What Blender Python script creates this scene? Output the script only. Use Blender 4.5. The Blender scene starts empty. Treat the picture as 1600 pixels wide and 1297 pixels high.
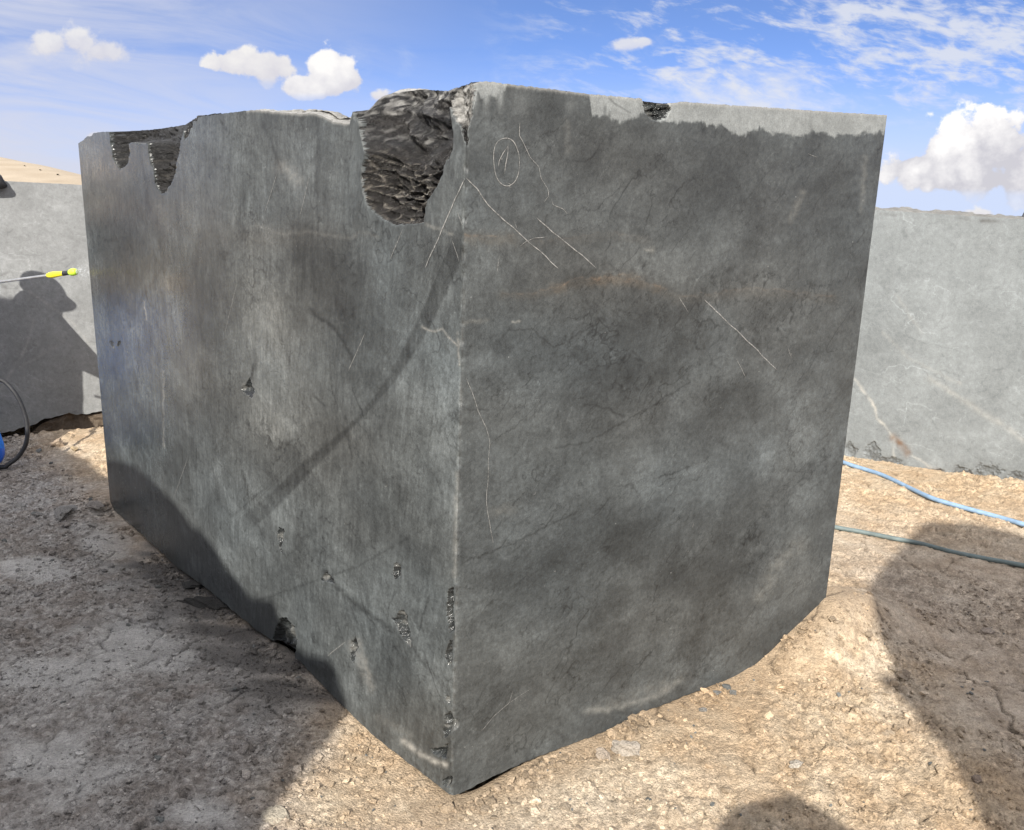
import bpy, bmesh, math, random
import numpy as np
from concurrent.futures import ThreadPoolExecutor
from mathutils import Vector, Matrix

random.seed(4)
rng = np.random.default_rng(7)
S = bpy.context.scene
COL = S.collection

# ------------------------------------------------------------------ camera, light, exposure
EYE = 1.6
PITCH = math.radians(14.5)
FOC = 1400.0                      # focal length in photo pixels (photo 1600 x 1297)
cam_d = bpy.data.cameras.new('camera')
cam = bpy.data.objects.new('camera', cam_d)
COL.objects.link(cam)
cam.location = (0, 0, EYE)
cam.rotation_euler = (math.pi / 2 - PITCH, 0, 0)
cam_d.sensor_width = 36.0
cam_d.lens = 36.0 * FOC / 1600.0
cam_d.clip_start = 0.05
cam_d.clip_end = 20000
S.camera = cam

SUN_EL = math.radians(35)
SUN_AZ = math.radians(12)         # shadows fall this much to the right of straight ahead
SDIR = np.array([math.sin(SUN_AZ) * math.cos(SUN_EL), math.cos(SUN_AZ) * math.cos(SUN_EL), -math.sin(SUN_EL)])
sun_d = bpy.data.lights.new('sun', 'SUN')
sun_d.energy = 3.6
sun_d.angle = math.radians(0.53)
sun_d.color = (1.0, 0.945, 0.86)
sun = bpy.data.objects.new('sun', sun_d)
COL.objects.link(sun)
sun.rotation_euler = Vector(SDIR).to_track_quat('-Z', 'Y').to_euler()

S.view_settings.view_transform = 'Standard'
S.view_settings.look = 'None'
S.view_settings.exposure = 1.15
S.view_settings.gamma = 1.0
S.cycles.max_bounces = 6
S.cycles.use_denoising = True

# ------------------------------------------------------------------ photo pixel <-> place
CP, SP = math.cos(PITCH), math.sin(PITCH)
O = np.array([0, 0, EYE])

def ray(x, y):
    X = (x - 800) / FOC
    Y = -(y - 648.5) / FOC
    return np.array([X, CP + Y * SP, -SP + Y * CP])

def gnd(x, y, z=0.0):
    d = ray(x, y)
    return O + d * (z - EYE) / d[2]

def at_y(x, y, Y):
    d = ray(x, y)
    return O + d * Y / d[1]

def to_px(P):
    P = np.asarray(P, float)
    z = P[..., 2] - EYE
    d = np.maximum(P[..., 1] * CP - z * SP, 0.05)
    u = P[..., 1] * SP + z * CP
    return 800 + FOC * P[..., 0] / d, 648.5 - FOC * u / d

def hit_plane(p0, n, x, y):
    d = ray(x, y)
    return O + d * np.dot(p0 - O, n) / np.dot(d, n)

# ------------------------------------------------------------------ numpy noise
COS_T = np.cos(np.arange(1024) * (2 * math.pi / 1024)); SIN_T = np.sin(np.arange(1024) * (2 * math.pi / 1024))

def perlin(x, y, seed=0):
    x = np.asarray(x, float); y = np.asarray(y, float)
    xi = np.floor(x).astype(np.int64); yi = np.floor(y).astype(np.int64)
    xf = x - xi; yf = y - yi
    def g(ix, iy, dx, dy):
        h = (ix * 374761393 + iy * 668265263 + seed * 1442695041) & 0xffffffff
        h = ((h ^ (h >> 13)) * 1274126177) & 0xffffffff
        a = (h & 0xffff) >> 6
        return COS_T[a] * dx + SIN_T[a] * dy
    u = xf * xf * xf * (xf * (xf * 6 - 15) + 10)
    v = yf * yf * yf * (yf * (yf * 6 - 15) + 10)
    a = g(xi, yi, xf, yf); b = g(xi + 1, yi, xf - 1, yf)
    c = g(xi, yi + 1, xf, yf - 1); d = g(xi + 1, yi + 1, xf - 1, yf - 1)
    return ((a + (b - a) * u) * (1 - v) + (c + (d - c) * u) * v) * 1.5

def fbm(x, y, seed=0, oct=4, gain=0.5):
    s = 0; a = 1.0; f = 1.0; t = 0
    for k in range(oct):
        s = s + a * perlin(x * f + 17.3 * k, y * f - 9.1 * k, seed + k * 31); t += a
        a *= gain; f *= 2.03
    return s / t

def ridge(x, y, seed=0, oct=3):
    s = 0; a = 1.0; f = 1.0; t = 0
    for k in range(oct):
        s = s + a * (1 - np.abs(perlin(x * f + 5.3 * k, y * f + 3.1 * k, seed + k * 17))); t += a
        a *= 0.5; f *= 2.1
    return s / t

def worley(x, y, seed=0):
    x = np.asarray(x, float); y = np.asarray(y, float)
    xi = np.floor(x).astype(np.int64); yi = np.floor(y).astype(np.int64)
    f1 = np.full(x.shape, 9.0); f2 = np.full(x.shape, 9.0); idv = np.zeros(x.shape)
    for dx in (-1, 0, 1):
        for dy in (-1, 0, 1):
            cx = xi + dx; cy = yi + dy
            h = (cx * 73856093 ^ cy * 19349663 ^ (seed * 83492791)) & 0xffffffff
            h = ((h ^ (h >> 15)) * 2246822519) & 0xffffffff
            h = ((h ^ (h >> 13)) * 3266489917) & 0xffffffff
            px = cx + (h & 0xffff) / 65536.0; py = cy + ((h >> 16) & 0xffff) / 65536.0
            d = np.hypot(px - x, py - y)
            n = d < f1
            f2 = np.where(n, f1, np.minimum(f2, d))
            idv = np.where(n, ((h >> 8) & 0xff) / 255.0, idv)
            f1 = np.where(n, d, f1)
    return f1, f2, idv

def sstep(a, b, x):
    t = np.clip((x - a) / (b - a), 0, 1)
    return t * t * (3 - 2 * t)

def line_dist(px, py, pts):
    """distance to a polyline and the position along it (0..1)"""
    best = np.full(px.shape, 1e9); tt = np.zeros(px.shape)
    n = len(pts) - 1
    for k in range(n):
        ax, ay = pts[k]; bx, by = pts[k + 1]
        vx, vy = bx - ax, by - ay
        t = np.clip(((px - ax) * vx + (py - ay) * vy) / (vx * vx + vy * vy + 1e-9), 0, 1)
        d = np.hypot(px - ax - t * vx, py - ay - t * vy)
        m = d < best
        best = np.where(m, d, best); tt = np.where(m, (k + t) / n, tt)
    return best, tt

def in_poly(px, py, poly):
    """inside mask and distance to the outline"""
    ins = np.zeros(px.shape, bool)
    n = len(poly)
    j = n - 1
    for i in range(n):
        xi, yi = poly[i]; xj, yj = poly[j]
        c = ((yi > py) != (yj > py)) & (px < (xj - xi) * (py - yi) / (yj - yi + 1e-12) + xi)
        ins ^= c; j = i
    d, _ = line_dist(px, py, list(poly) + [poly[0]])
    return ins, d

def blob(px, py, cx, cy, rx, ry, ang=0, soft=1.0):
    a = math.radians(ang); c, s = math.cos(a), math.sin(a)
    u = ((px - cx) * c + (py - cy) * s) / rx
    v = (-(px - cx) * s + (py - cy) * c) / ry
    return np.exp(-(u * u + v * v) * soft)

# ------------------------------------------------------------------ node helpers
def new_mat(name):
    m = bpy.data.materials.new(name)
    m.use_nodes = True
    nt = m.node_tree
    for n in list(nt.nodes): nt.nodes.remove(n)
    out = nt.nodes.new('ShaderNodeOutputMaterial')
    b = nt.nodes.new('ShaderNodeBsdfPrincipled')
    nt.links.new(b.outputs[0], out.inputs[0])
    return m, nt, b

class E:
    """a tiny expression wrapper over Math nodes"""
    nt = None
    def __init__(s, v): s.v = v
    @staticmethod
    def m(op, *a):
        n = E.nt.nodes.new('ShaderNodeMath'); n.operation = op
        for i, x in enumerate(a):
            if isinstance(x, E): x = x.v
            if isinstance(x, (int, float)): n.inputs[i].default_value = x
            else: E.nt.links.new(x, n.inputs[i])
        return E(n.outputs[0])
    def __add__(s, o): return E.m('ADD', s, o)
    __radd__ = __add__
    def __sub__(s, o): return E.m('SUBTRACT', s, o)
    def __rsub__(s, o): return E.m('SUBTRACT', o, s)
    def __mul__(s, o): return E.m('MULTIPLY', s, o)
    __rmul__ = __mul__
    def __truediv__(s, o): return E.m('DIVIDE', s, o)
    def max(s, o): return E.m('MAXIMUM', s, o)
    def min(s, o): return E.m('MINIMUM', s, o)
    def clamp(s): return s.max(0.0).min(1.0)
    def sqrt(s): return E.m('SQRT', s)
    def step(s, a, b):
        n = E.nt.nodes.new('ShaderNodeMapRange'); n.interpolation_type = 'SMOOTHSTEP'
        E.nt.links.new(s.v, n.inputs[0])
        n.inputs[1].default_value = a; n.inputs[2].default_value = b
        n.inputs[3].default_value = 0; n.inputs[4].default_value = 1
        return E(n.outputs[0])

def node(nt, t, **kw):
    n = nt.nodes.new(t)
    for k, v in kw.items(): setattr(n, k, v)
    return n

def noise_node(nt, vec, scale, detail=4, rough=0.55, dist=0.0):
    n = node(nt, 'ShaderNodeTexNoise')
    nt.links.new(vec, n.inputs['Vector'])
    n.inputs['Scale'].default_value = scale
    n.inputs['Detail'].default_value = detail
    n.inputs['Roughness'].default_value = rough
    n.inputs['Distortion'].default_value = dist
    return n.outputs['Fac']

def mixc(nt, fac, a, b, mode='MIX'):
    n = node(nt, 'ShaderNodeMix', data_type='RGBA', blend_type=mode)
    for s, v in ((n.inputs['Factor'], fac), (n.inputs['A'], a), (n.inputs['B'], b)):
        pass
    ins = [n.inputs[0], n.inputs[6], n.inputs[7]]
    for s, v in zip(ins, (fac, a, b)):
        if isinstance(v, E): v = v.v
        if isinstance(v, (int, float)): s.default_value = v
        elif isinstance(v, tuple): s.default_value = (*v, 1) if len(v) == 3 else v
        else: nt.links.new(v, s)
    return n.outputs[2]

def set_in(nt, bsdf, name, v):
    if isinstance(v, E): v = v.v
    if isinstance(v, (int, float, tuple)): bsdf.inputs[name].default_value = v
    else: nt.links.new(v, bsdf.inputs[name])

# ------------------------------------------------------------------ sky and clouds
def build_world():
    w = bpy.data.worlds.new('World')
    S.world = w
    w.use_nodes = True
    nt = w.node_tree; E.nt = nt
    for n in list(nt.nodes): nt.nodes.remove(n)
    out = node(nt, 'ShaderNodeOutputWorld'); bg = node(nt, 'ShaderNodeBackground')
    nt.links.new(bg.outputs[0], out.inputs[0])
    bg.inputs[1].default_value = 0.15
    tc = node(nt, 'ShaderNodeTexCoord')
    sep = node(nt, 'ShaderNodeSeparateXYZ'); nt.links.new(tc.outputs['Generated'], sep.inputs[0])
    x, y, z = (E(sep.outputs[i]) for i in range(3))
    # Nishita sky, looked up a little higher than the true elevation (clean high desert air)
    comb = node(nt, 'ShaderNodeCombineXYZ')
    zz = z.max(0.0) * 2.2 + 0.16
    for i, v in enumerate((x, y, zz)): nt.links.new(v.v, comb.inputs[i])
    nrm = node(nt, 'ShaderNodeVectorMath', operation='NORMALIZE'); nt.links.new(comb.outputs[0], nrm.inputs[0])
    sky = node(nt, 'ShaderNodeTexSky', sky_type='NISHITA')
    sky.sun_disc = False
    sky.sun_elevation = SUN_EL
    sky.sun_rotation = math.pi + SUN_AZ
    sky.altitude = 1200; sky.air_density = 1.0; sky.dust_density = 0.4; sky.ozone_density = 2.5
    nt.links.new(nrm.outputs[0], sky.inputs[0])
    hs = node(nt, 'ShaderNodeHueSaturation'); nt.links.new(sky.outputs[0], hs.inputs['Color'])
    hs.inputs['Saturation'].default_value = 1.03; hs.inputs['Value'].default_value = 0.74
    col = mixc(nt, 1.0, hs.outputs[0], (0.80, 0.80, 0.94), 'MULTIPLY')
    # bearing and slope of the view direction (dome coordinates round the +Y bearing)
    yy = E.m('ABSOLUTE', y).max(0.08)
    tx = x / yy; tz = z / yy
    def vec(a, b, c=0.0):
        n = node(nt, 'ShaderNodeCombineXYZ')
        for i, v in enumerate((a, b, c)):
            if isinstance(v, E): nt.links.new(v.v, n.inputs[i])
            else: n.inputs[i].default_value = v
        return n.outputs[0]
    def T(px, py):
        d = ray(px, py); return d[0] / d[1], d[2] / d[1]
    def noi(sx, sz, off, scale, detail=5, rough=0.55, dist=0.0, shear=0.0):
        return E(noise_node(nt, vec(tx * sx + off, (tz + tx * shear) * sz, off), scale, detail, rough, dist))
    K = 0.745
    # haze towards the horizon
    hz = 1.0 - tz.max(0.0).step(-0.02, 0.14)
    col = mixc(nt, hz * 0.86, col, (K * 2.65, K * 2.78, K * 3.25))
    # broad milky veil in the left part of the sky
    v1 = noi(1.0, 5.5, 3.1, 3.8, 7, 0.62, 0.8, 0.16)
    veil = (1.0 - tx.step(-0.62, 0.06)) * (v1.step(0.25, 0.66) * 0.85 + 0.33)
    col = mixc(nt, (veil * 0.85).clamp(), col, (K * 2.75, K * 2.85, K * 3.35))
    # fine mackerel streaks upper right, sinking gently to the right
    s1 = noi(1.0, 3.6, 11.3, 13.0, 7, 0.62, 0.5, 0.14)
    s2 = noi(1.0, 3.0, 5.7, 4.2, 4, 0.5, 0.3, 0.14)
    reg = tx.step(-0.06, 0.16) * tz.step(0.045, 0.10)
    s4 = noi(1.0, 2.4, 51.0, 34.0, 5, 0.6, 0.4, 0.2)
    st = ((s1 - 0.5) * 1.9 + (s2 - 0.5) * 1.5 + (s4 - 0.5) * 1.1 + 0.5 + tx.step(0.1, 0.55) * 0.04)  .step(0.40, 0.95)
    col = mixc(nt, (st * reg * 0.85).clamp(), col, (K * 3.1, K * 3.2, K * 3.5))
    bx, bz = T(1180, 150)
    s3 = noi(1.0, 2.6, 21.0, 10.0, 6, 0.6, 0.4, 0.1)
    bank = ((tx - bx) * (1 / 0.14)); bank = bank * bank
    bank2 = ((tz - bz) * (1 / 0.034)); bank2 = bank2 * bank2
    bk = ((1.0 - (bank + bank2)) + (s3 - 0.5) * 3.0 + (s4 - 0.5) * 1.5).step(0.0, 1.5)
    col = mixc(nt, bk * 0.85, col, (K * 3.25, K * 3.3, K * 3.5))
    # thin wisps over the middle
    w1 = noi(1.0, 2.2, 31.0, 7.0, 6, 0.6, 0.8, 0.2).step(0.56, 0.85)
    col = mixc(nt, w1 * 0.4, col, (K * 3.0, K * 3.15, K * 3.5))
    # cumulus heaps
    n_big = noi(1.0, 1.25, 2.0, 16.0, 6, 0.58, 0.15)
    n_fine = noi(1.0, 1.2, 9.0, 44.0, 5, 0.6, 0.2)
    n_lump = noi(1.0, 1.1, 14.0, 27.0, 3, 0.5, 0.0)
    n_tiny = noi(1.0, 1.1, 77.0, 120.0, 4, 0.6, 0.2)
    vn = node(nt, 'ShaderNodeTexVoronoi', feature='SMOOTH_F1'); vn.inputs['Scale'].default_value = 38; vn.inputs['Smoothness'].default_value = 0.25
    vw = node(nt, 'ShaderNodeVectorMath', operation='ADD'); wq = noi(1, 1, 41.0, 30.0, 3, 0.5); nt.links.new(vec(tx + (wq - 0.5) * 0.02, tz + (n_fine - 0.5) * 0.012, 0.0), vw.inputs[0]); nt.links.new(vw.outputs[0], vn.inputs['Vector'])
    bil = 0.42 - E(vn.outputs['Distance'])
    wob = bil * 1.5 + (n_big - 0.5) * 2.2 + (n_fine - 0.5) * 0.9 + (n_lump - 0.5) * 1.4
    E_ = E
    def cumulus(lobes, base_y, top_y, lit=3.75, low=2.55, soft=0.55, dens=1.0, full=0.0):
        nonlocal col
        f = None
        for (cx, cy, rx, ry) in lobes:
            a, b = T(cx, cy)
            u = (tx - a) * (FOC / rx / 1.0); v = (tz - b) * (FOC / ry / 1.0)
            q = 1.0 - (u * u + v * v).sqrt()
            f = q if f is None else f.max(q)
        _, zb = T(lobes[0][0], base_y); _, zt = T(lobes[0][0], top_y)
        flat = tz.step(zb - 0.004, zb + 0.006)
        m = (f * 1.25 + wob * 0.72 + (n_tiny - 0.5) * 0.60 - 0.10 + full).step(0.0, soft * 0.5) * dens
        m = m * (flat * 0.6 + 0.4)
        h = ((tz - zb) * (1 / (zt - zb))).clamp()
        sh = (h * 0.85 + (n_big - 0.5) * 1.3 + (n_lump - 0.5) * 0.9 + (n_fine - 0.5) * 0.8 + bil * 0.9 + (n_tiny - 0.5) * 0.6 + 0.10).clamp()
        c = mixc(nt, sh, (K * low, K * low * 0.985, K * low * 1.07), (K * lit, K * lit * 0.98, K * lit * 0.965))
        col = mixc(nt, m.clamp(), col, c)
    cumulus([(85, 70, 60, 26), (120, 68, 70, 30), (160, 80, 56, 26)], 99, 42, 3.6, 2.9, 1.2, 0.88)
    cumulus([(380, 98, 58, 30), (420, 104, 46, 32), (355, 98, 40, 22)], 129, 68, 3.7, 2.9, 0.75)
    cumulus([(520, 110, 44, 34), (545, 128, 44, 26), (480, 136, 44, 18), (505, 140, 60, 16)], 152, 80, 4.1, 2.9, 0.7, 1.0, 0.10)
    cumulus([(590, 150, 34, 17)], 166, 134, 3.7, 3.0, 0.9)
    cumulus([(1560, 230, 90, 62), (1500, 248, 80, 46), (1440, 262, 60, 24), (1600, 255, 110, 60), (1560, 280, 150, 24)], 302, 180, 4.5, 2.6, 0.7, 1.0, 0.28)
    cumulus([(1535, 334, 36, 14)], 350, 322, 3.7, 3.0, 0.9)
    cumulus([(985, 69, 34, 12), (1004, 66, 20, 8)], 80, 54, 3.5, 3.1, 1.4, 0.8)
    cumulus([(150, 212, 24, 12)], 224, 200, 3.4, 3.0, 1.0, 0.8)
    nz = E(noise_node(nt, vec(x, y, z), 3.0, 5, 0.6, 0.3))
    over = (z.step(0.28, 0.55)).max((y * -1.0).step(0.05, 0.4)) * (nz.step(0.36, 0.58))  # extra bright cover overhead and behind the view, added to lift shadow fill
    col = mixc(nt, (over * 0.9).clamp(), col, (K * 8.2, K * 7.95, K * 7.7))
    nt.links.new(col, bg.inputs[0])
build_world()

# ------------------------------------------------------------------ mesh helpers
def mesh_from(name, verts, quads, smooth=True, tris=None):
    me = bpy.data.meshes.new(name)
    verts = np.asarray(verts, np.float32)
    nq = len(quads); ntr = 0 if tris is None else len(tris)
    me.vertices.add(len(verts)); me.vertices.foreach_set('co', verts.ravel())
    loops = []
    if nq: loops.append(np.asarray(quads, np.int32).ravel())
    if ntr: loops.append(np.asarray(tris, np.int32).ravel())
    lv = np.concatenate(loops)
    me.loops.add(len(lv)); me.loops.foreach_set('vertex_index', lv)
    me.polygons.add(nq + ntr)
    st = np.concatenate([np.arange(nq) * 4, nq * 4 + np.arange(ntr) * 3]).astype(np.int32)
    me.polygons.foreach_set('loop_start', st)
    me.update(calc_edges=True)
    me.polygons.foreach_set('use_smooth', np.full(nq + ntr, smooth))
    me.validate()
    return me

def link(name, me, mat=None, parent=None):
    o = bpy.data.objects.new(name, me)
    COL.objects.link(o)
    if mat:
        for m in (mat if isinstance(mat, (list, tuple)) else [mat]): me.materials.append(m)
    if parent: o.parent = parent
    return o

def attr(me, name, data):
    data = np.asarray(data, np.float32)
    if data.ndim == 2:
        a = me.color_attributes.new(name, 'FLOAT_COLOR', 'POINT')
        if data.shape[1] == 3: data = np.concatenate([data, np.ones((len(data), 1), np.float32)], 1)
        a.data.foreach_set('color', data.ravel())
    else:
        a = me.attributes.new(name, 'FLOAT', 'POINT')
        a.data.foreach_set('value', data)

def grid_quads(nr, nc, flip=False):
    i = np.arange(nr * nc).reshape(nr, nc)
    q = np.stack([i[:-1, :-1], i[:-1, 1:], i[1:, 1:], i[1:, :-1]], -1).reshape(-1, 4)
    return q[:, ::-1] if flip else q

def sub_mesh(P, quads, sel):
    q = quads[sel]
    u, inv = np.unique(q.ravel(), return_inverse=True)
    return P[u], inv.reshape(-1, 4), u

def empty(name, loc=(0, 0, 0)):
    o = bpy.data.objects.new(name, None)
    COL.objects.link(o); o.location = loc
    o.empty_display_size = 0.1
    return o

def tag(o, label, cat, group=None):
    o['label'] = label; o['category'] = cat
    if group: o['group'] = group
    return o

def adopt(child, parent):
    """parent while keeping the child's world coordinates (parents only translate)"""
    child.parent = parent
    child.matrix_parent_inverse = Matrix.Translation(parent.location).inverted()

# ------------------------------------------------------------------ stone and soil materials
def stone_material(name, wet=True, grain=1.0, bump=0.25):
    m, nt, b = new_mat(name); E.nt = nt
    at = node(nt, 'ShaderNodeAttribute', attribute_name='col')
    gl = node(nt, 'ShaderNodeAttribute', attribute_name='gloss')
    tc = node(nt, 'ShaderNodeTexCoord'); v = tc.outputs['Object']
    n1 = E(noise_node(nt, v, 55, 6, 0.65)); n2 = E(noise_node(nt, v, 260, 3, 0.7)); n3 = E(noise_node(nt, v, 9, 6, 0.6, 0.7))
    mp = node(nt, 'ShaderNodeMapping'); nt.links.new(v, mp.inputs[0]); mp.inputs['Scale'].default_value = (1, 1, 0.16)
    n4 = E(noise_node(nt, mp.outputs[0], 130, 4, 0.6, 1.2))
    f = 1.0 + ((n1 - 0.5) * 0.75 + (n2 - 0.5) * 1.15 + (n3 - 0.5) * 0.35 + (n4 - 0.5) * 0.30) * grain
    # pale mineral flecks
    vo = node(nt, 'ShaderNodeTexVoronoi'); nt.links.new(v, vo.inputs['Vector']); vo.inputs['Scale'].default_value = 34
    fl = (1.0 - E(vo.outputs['Distance']).step(0.03, 0.10)) * E(noise_node(nt, v, 21, 2)).step(0.55, 0.68)
    sc = node(nt, 'ShaderNodeVectorMath', operation='SCALE')
    nt.links.new(at.outputs['Color'], sc.inputs[0]); nt.links.new(f.max(0.2).v, sc.inputs['Scale'])
    c = mixc(nt, fl * 0.35, sc.outputs[0], (0.42, 0.42, 0.40))
    set_in(nt, b, 'Base Color', c)
    g = E(gl.outputs['Fac'])
    r = 0.70 - g * 0.56 + (n1 - 0.5) * 0.25 + (n4 - 0.5) * 0.25
    set_in(nt, b, 'Roughness', r.max(0.1).min(0.95))
    b.inputs['Specular IOR Level'].default_value = 0.42
    bp = node(nt, 'ShaderNodeBump'); bp.inputs['Strength'].default_value = bump; bp.inputs['Distance'].default_value = 0.004
    nt.links.new((n2 * 0.5 + n1 * 0.5 + n4 * 0.5).v, bp.inputs['Height'])
    nt.links.new(bp.outputs[0], b.inputs['Normal'])
    return m

M_SAWN = stone_material('wet sawn stone', bump=0.2)
M_PALE = stone_material('dry pale stone', grain=0.75, bump=0.3)

def fracture_material():
    m, nt, b = new_mat('fractured stone'); E.nt = nt
    at = node(nt, 'ShaderNodeAttribute', attribute_name='col')
    gl = node(nt, 'ShaderNodeAttribute', attribute_name='gloss')
    tc = node(nt, 'ShaderNodeTexCoord'); v = tc.outputs['Object']
    n1 = E(noise_node(nt, v, 42, 6, 0.7, 0.8)); n2 = E(noise_node(nt, v, 170, 4, 0.7))
    f = 1.0 + (n1 - 0.5) * 1.5 + (n2 - 0.5) * 1.1
    sc = node(nt, 'ShaderNodeVectorMath', operation='SCALE')
    nt.links.new(at.outputs['Color'], sc.inputs[0]); nt.links.new(f.max(0.15).v, sc.inputs['Scale'])
    set_in(nt, b, 'Base Color', sc.outputs[0])
    g = E(gl.outputs['Fac'])
    set_in(nt, b, 'Roughness', (0.78 - g * 0.62 + (n1 - 0.5) * 0.35).max(0.12).min(0.95))
    b.inputs['Specular IOR Level'].default_value = 0.5
    bp = node(nt, 'ShaderNodeBump'); bp.inputs['Strength'].default_value = 1.0; bp.inputs['Distance'].default_value = 0.016
    nt.links.new((n1 + n2 * 0.4).v, bp.inputs['Height'])
    nt.links.new(bp.outputs[0], b.inputs['Normal'])
    return m
M_FRAC = fracture_material()
M_CHIP = stone_material('chipped stone', grain=1.1, bump=0.8)

def flat_mat(name, col, rough=0.5, spec=0.5, var=0.25, scale=40, metallic=0.0, bump=0.0):
    m, nt, b = new_mat(name); E.nt = nt
    tc = node(nt, 'ShaderNodeTexCoord'); v = tc.outputs['Object']
    n = E(noise_node(nt, v, scale, 5, 0.6))
    c = mixc(nt, n.step(0.25, 0.75), tuple(k * (1 - var) for k in col), tuple(min(1, k * (1 + var)) for k in col))
    set_in(nt, b, 'Base Color', c)
    set_in(nt, b, 'Roughness', (rough + (n - 0.5) * 0.25).max(0.05).min(1.0))
    b.inputs['Specular IOR Level'].default_value = spec
    b.inputs['Metallic'].default_value = metallic
    if bump:
        bp = node(nt, 'ShaderNodeBump'); bp.inputs['Strength'].default_value = bump; bp.inputs['Distance'].default_value = 0.004
        nt.links.new(n.v, bp.inputs['Height']); nt.links.new(bp.outputs[0], b.inputs['Normal'])
    return m

# ------------------------------------------------------------------ the main block
C0 = gnd(705, 1240); L0 = gnd(172, 790); R0 = gnd(1282, 1001)
TOP = at_y(730, 132, C0[1] + 0.02)
E2 = (TOP - C0) / np.linalg.norm(TOP - C0)
HB = np.linalg.norm(TOP - C0)
EL = (L0 - C0) / np.linalg.norm(L0 - C0)
ER = (R0 - C0) / np.linalg.norm(R0 - C0)
NL = np.cross(EL, E2); NL /= np.linalg.norm(NL)
if np.dot(NL, O - C0) < 0: NL = -NL
NR = np.cross(ER, E2); NR /= np.linalg.norm(NR)
if np.dot(NR, O - C0) < 0: NR = -NR

def face_ab(P, e1):
    """coordinates of a point in a face plane: along the base, along the corner edge"""
    d = np.asarray(P) - C0
    g = np.array([[1, np.dot(e1, E2)], [np.dot(e1, E2), 1]])
    r = np.stack([d @ e1, d @ E2], -1)
    return r @ np.linalg.inv(g).T

def px_ab(pts, n, e1):
    return np.array([face_ab(hit_plane(C0, n, x, y), e1) for x, y in pts])

LTOP_PX = [(738, 130), (728, 134), (715, 138), (700, 143), (655, 143), (612, 149), (597, 160), (575, 176), (555, 192), (540, 193), (520, 190), (505, 182),
           (490, 177), (470, 178), (440, 176), (400, 172), (385, 173), (345, 178), (310, 183), (308, 189), (300, 190), (290, 196), (240, 203), (185, 206),
           (172, 206), (160, 206), (146, 208), (143, 213), (136, 213), (130, 219), (122, 224)]
LCREST_PX = list(LTOP_PX)
LBOT_PX = [(705, 1241), (680, 1222), (660, 1206), (640, 1192), (590, 1153), (565, 1130), (540, 1106), (505, 1070), (470, 1033), (430, 1002), (400, 982), (380, 966),
           (345, 936), (310, 908), (275, 884), (240, 850), (215, 828), (190, 806), (178, 796), (172, 783)]
RTOP_PX = [(738, 130), (760, 127), (790, 131), (850, 138), (920, 147), (1000, 154), (1034, 157), (1042, 161), (1052, 161), (1065, 159), (1120, 163), (1200, 168), (1300, 175), (1386, 180)]
RBOT_PX = [(705, 1241), (718, 1238), (735, 1230), (760, 1217), (805, 1195), (850, 1177), (900, 1158), (950, 1139), (1000, 1112), (1040, 1098), (1100, 1074), (1165, 1050), (1210, 1030), (1282, 1001)]

BIG = [(552, 195), (557, 215), (562, 230), (566, 250), (571, 265), (567, 280), (565, 297), (567, 318), (575, 337), (592, 347), (617, 356), (640, 355), (662, 355),
       (665, 335), (668, 321), (682, 302), (690, 285), (696, 262), (707, 237), (708, 215), (706, 200), (703, 186), (702, 165), (703, 140), (704, 90), (520, 90), (535, 190)]
CHIPC = [(700, 150), (704, 176), (707, 186), (712, 193), (719, 205), (725, 222), (728, 227), (730, 226), (730, 205), (733, 198), (735, 190), (738, 178), (741, 160), (744, 146), (745, 90), (702, 90)]
HOL1 = [(171, 190), (172, 214), (174, 232), (178, 252), (187, 269), (195, 265), (200, 258), (203, 245), (201, 230), (206, 228), (219, 232), (230, 230), (233, 240), (234, 256), (240, 270),
        (243, 292), (252, 308), (260, 307), (268, 297), (274, 281), (278, 262), (284, 240), (289, 214), (296, 196), (304, 180), (304, 150), (171, 150)]
HOL3 = [(288, 196), (287, 214), (290, 237), (296, 225), (300, 205), (301, 180), (290, 180)]
BOTC = [(437, 965), (447, 966), (460, 980), (464, 1000), (460, 1030), (440, 1030), (425, 1000)]
CE = [[(697, 930), (700, 919), (708, 917), (710, 930), (707, 955), (711, 985), (702, 990), (698, 960)], [(694, 1022), (702, 1000), (708, 1003), (705, 1038), (700, 1040)],
      [(697, 1088), (703, 1088), (706, 1098), (698, 1100)], [(693, 1140), (695, 1118), (704, 1110), (708, 1122), (718, 1125), (717, 1137), (700, 1150), (694, 1152)],
      [(672, 1170), (690, 1168), (699, 1160), (698, 1186), (680, 1182)], [(690, 1218), (700, 1212), (708, 1218), (703, 1232), (694, 1228)]]
RCHIP = [(1004, 140), (1005, 162), (1008, 176), (1016, 186), (1030, 189), (1043, 184), (1048, 172), (1046, 160), (1042, 140)]
LCHIPS = [[(378, 606), (384, 597), (391, 590), (393, 601), (397, 607), (394, 622), (386, 618), (381, 612)], [(432, 838), (436, 822), (444, 828), (442, 846), (440, 866), (436, 858)],
          [(612, 965), (620, 966), (622, 956), (630, 952), (637, 968), (643, 1000), (640, 1012), (626, 992)], [(612, 895), (617, 878), (627, 884), (626, 900), (618, 906)],
          [(549, 1002), (555, 995), (560, 1010), (556, 1020), (554, 1036), (547, 1030)], [(500, 905), (510, 892), (518, 902), (524, 914), (516, 910)],
          [(172, 532), (175, 530), (178, 540), (178, 546), (174, 540)], [(184, 533), (188, 532), (188, 541), (184, 541)]]

def shells(X, Y):
    """shell-like scoops of a fracture: small flat ones (g) and large ones (b); 0 at a scoop's middle, ridges between"""
    ax = X + 9 * fbm(X / 24, Y / 24, 3, 3); ay = Y + 7 * fbm(X / 24, Y / 24, 6, 3) + ((ax - 632) / 60.0) ** 2 * 8
    g1, g2, _ = worley(ax / 19, ay / 8.5, 4)
    b1, b2, _ = worley(ax / 34, ay / 30, 8)
    return g1, g2, b1, b2

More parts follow.
